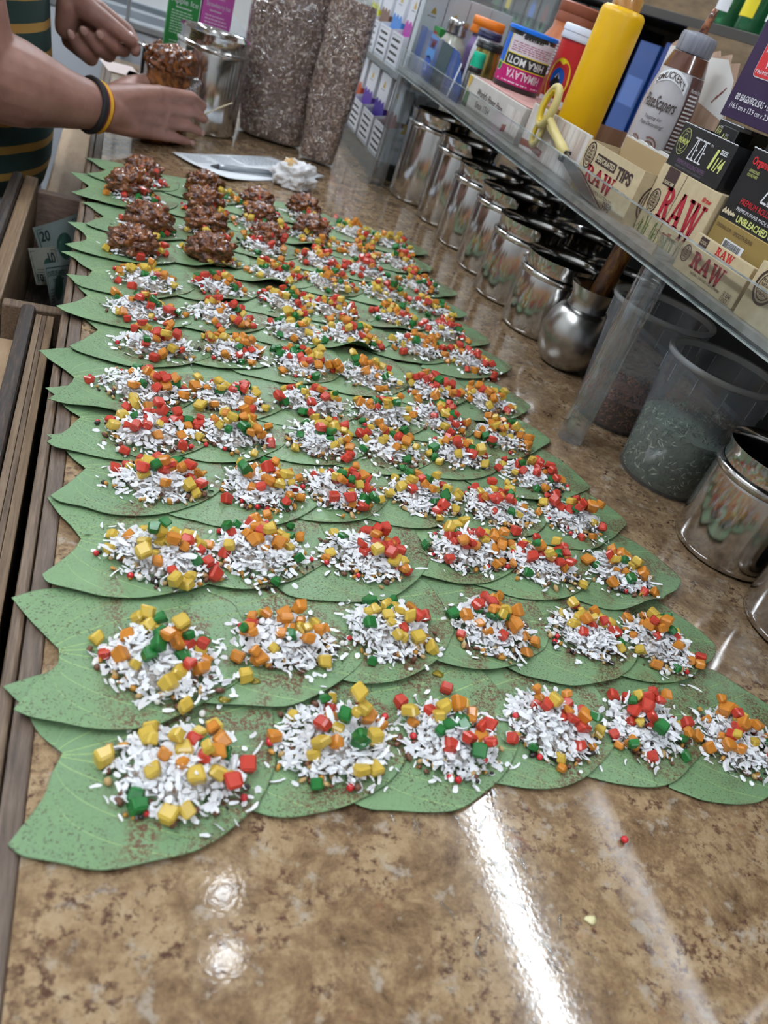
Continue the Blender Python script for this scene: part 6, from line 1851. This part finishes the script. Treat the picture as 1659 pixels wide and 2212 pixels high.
def sleeve(p0, p1, ra, rb_):
    V, Fc = tube_geo([p0, tuple((a + c) / 2 for a, c in zip(p0, p1)), p1], [ra, (ra + rb_) / 2, rb_], 28)
    mesh('sleeve', [rel(v) for v in V], [f for f in Fc if len(f) == 4], M_shirt, man, True)
sleeve((-0.214, 1.105, 0.455), (-0.190, 1.080, 0.23), 0.072, 0.066)
sleeve((-0.214, 1.420, 0.455), (-0.180, 1.415, 0.31), 0.070, 0.062)
M_pants = mat('pale_trousers', (0.45, 0.50, 0.60), 0.85, col2=(0.38, 0.43, 0.53), scale=20, bump=0.1)
cloth('trousers_hip', [(-0.200, cy0, -0.19, 0.118, 0.170), (-0.198, cy0, -0.12, 0.118, 0.166), (-0.200, cy0, -0.07, 0.112, 0.158)], M_pants)
for s in (-1, 1):
    cloth('trouser_leg', [(-0.205, 1.27 + s * 0.085, -0.93, 0.06, 0.058), (-0.205, 1.27 + s * 0.085, -0.55, 0.075, 0.07), (-0.2, 1.27 + s * 0.083, -0.20, 0.10, 0.085), (-0.2, 1.27 + s * 0.08, -0.16, 0.10, 0.085)], M_pants, 32)
    V, Fc = tube_geo([(-0.255, 1.27 + s * 0.09, -0.918), (-0.2, 1.27 + s * 0.09, -0.905), (-0.13, 1.27 + s * 0.095, -0.917), (-0.09, 1.27 + s * 0.097, -0.925)], [0.028, 0.042, 0.032, 0.02], 16)
    mesh('shoe', [rel(v) for v in V], Fc, M_bcard, man, True)
# hair cap and eyes
bmh = bmesh.new(); bmesh.ops.create_uvsphere(bmh, u_segments=28, v_segments=18, radius=1.0)
bmesh.ops.delete(bmh, geom=[v for v in bmh.verts if v.co.z < -0.35 or (v.co.z < 0.25 and v.co.x > 0.25)], context='VERTS')
for v in bmh.verts: v.co = Vector(rel((-0.188 + v.co.x * 0.092, 1.262 + v.co.y * 0.092, 0.668 + v.co.z * 0.090)))
bmobj('hair', bmh, mat('black_hair', (0.015, 0.012, 0.011), 0.6, bump=0.4, scale=120), man, True)
for s in (-1, 1):
    o = mesh('eye', [rel((-0.112 + v.x * 0.012, 1.262 + s * 0.030 + v.y * 0.012, 0.645 + v.z * 0.010)) for v in ICO2[0]], ICO2[1], mat('eye_white', (0.7, 0.7, 0.68), 0.2), man, True)
# thread bracelets on the near wrist
ax = (Vector((-0.050, 1.115, 0.055)) - Vector(Wn)).normalized()
e1 = ax.cross(Vector((0, 0, 1))).normalized(); e2 = ax.cross(e1)
M_thr = {'black': mat('thread_black', (0.016, 0.012, 0.014), 0.8), 'red': mat('thread_red', (0.35, 0.025, 0.015), 0.7), 'yellow': mat('thread_yellow', (0.75, 0.42, 0.02), 0.7)}
c0 = Vector(Wn) + ax * 0.002
for col, d, r_, th in (('black', 0.0095, 0.0296, 0.0028), ('black', 0.0055, 0.0290, 0.0026), ('red', 0.0020, 0.0284, 0.0016), ('yellow', -0.0005, 0.0284, 0.0014), ('yellow', -0.0030, 0.0283, 0.0015), ('red', -0.0050, 0.0281, 0.0010)):
    pts = [rel(c0 + ax * (d + 0.0008 * sin(3 * q)) + e1 * cos(q) * r_ + e2 * sin(q) * r_ * 1.04) for q in [2 * pi * i / 40 for i in range(40)]]
    o = tube('bracelet_thread', pts, th, M_thr[col], man, 8, True); o['label'] = '%s thread bracelet' % col
# finger nails
M_nail = mat('fingernail', (0.50, 0.30, 0.26), 0.3)
def nail(p, d, nrm_, s=1.0):
    d = Vector(d).normalized(); nn = Vector(nrm_); nn = (nn - d * nn.dot(d)).normalized(); e = d.cross(nn)
    mesh('fingernail', [rel(Vector(p) + (d * v.x * 0.0062 + e * v.y * 0.0046 + nn * v.z * 0.0012) * s) for v in ICO2[0]], ICO2[1], M_nail, man, True)
tocam = Vector((0.0, -1.0, 0.22))
for k, dd in (('m', (-0.6, -0.1, 0.5)), ('r', (-0.6, -0.1, 0.5)), ('p', (-0.5, 0, 0.6))):
    p = Vector(FT[k]) + tocam.normalized() * 0.0062 + Vector(dd).normalized() * 0.001
    nail(p, dd, tocam)
nail(Vector((0.0165, 1.2655, 0.1165)) + Vector((0, -0.45, 0.9)).normalized() * 0.0078, (0.8, 0, -0.3), (0, -0.45, 0.9))
for k in 'rp': nail(Vector(TIP[k]) + Vector((0.75, -0.45, 0.1)).normalized() * 0.0062, Vector(TIP[k]) - Vector(PIP[k]), (0.75, -0.45, 0.1), 0.9)
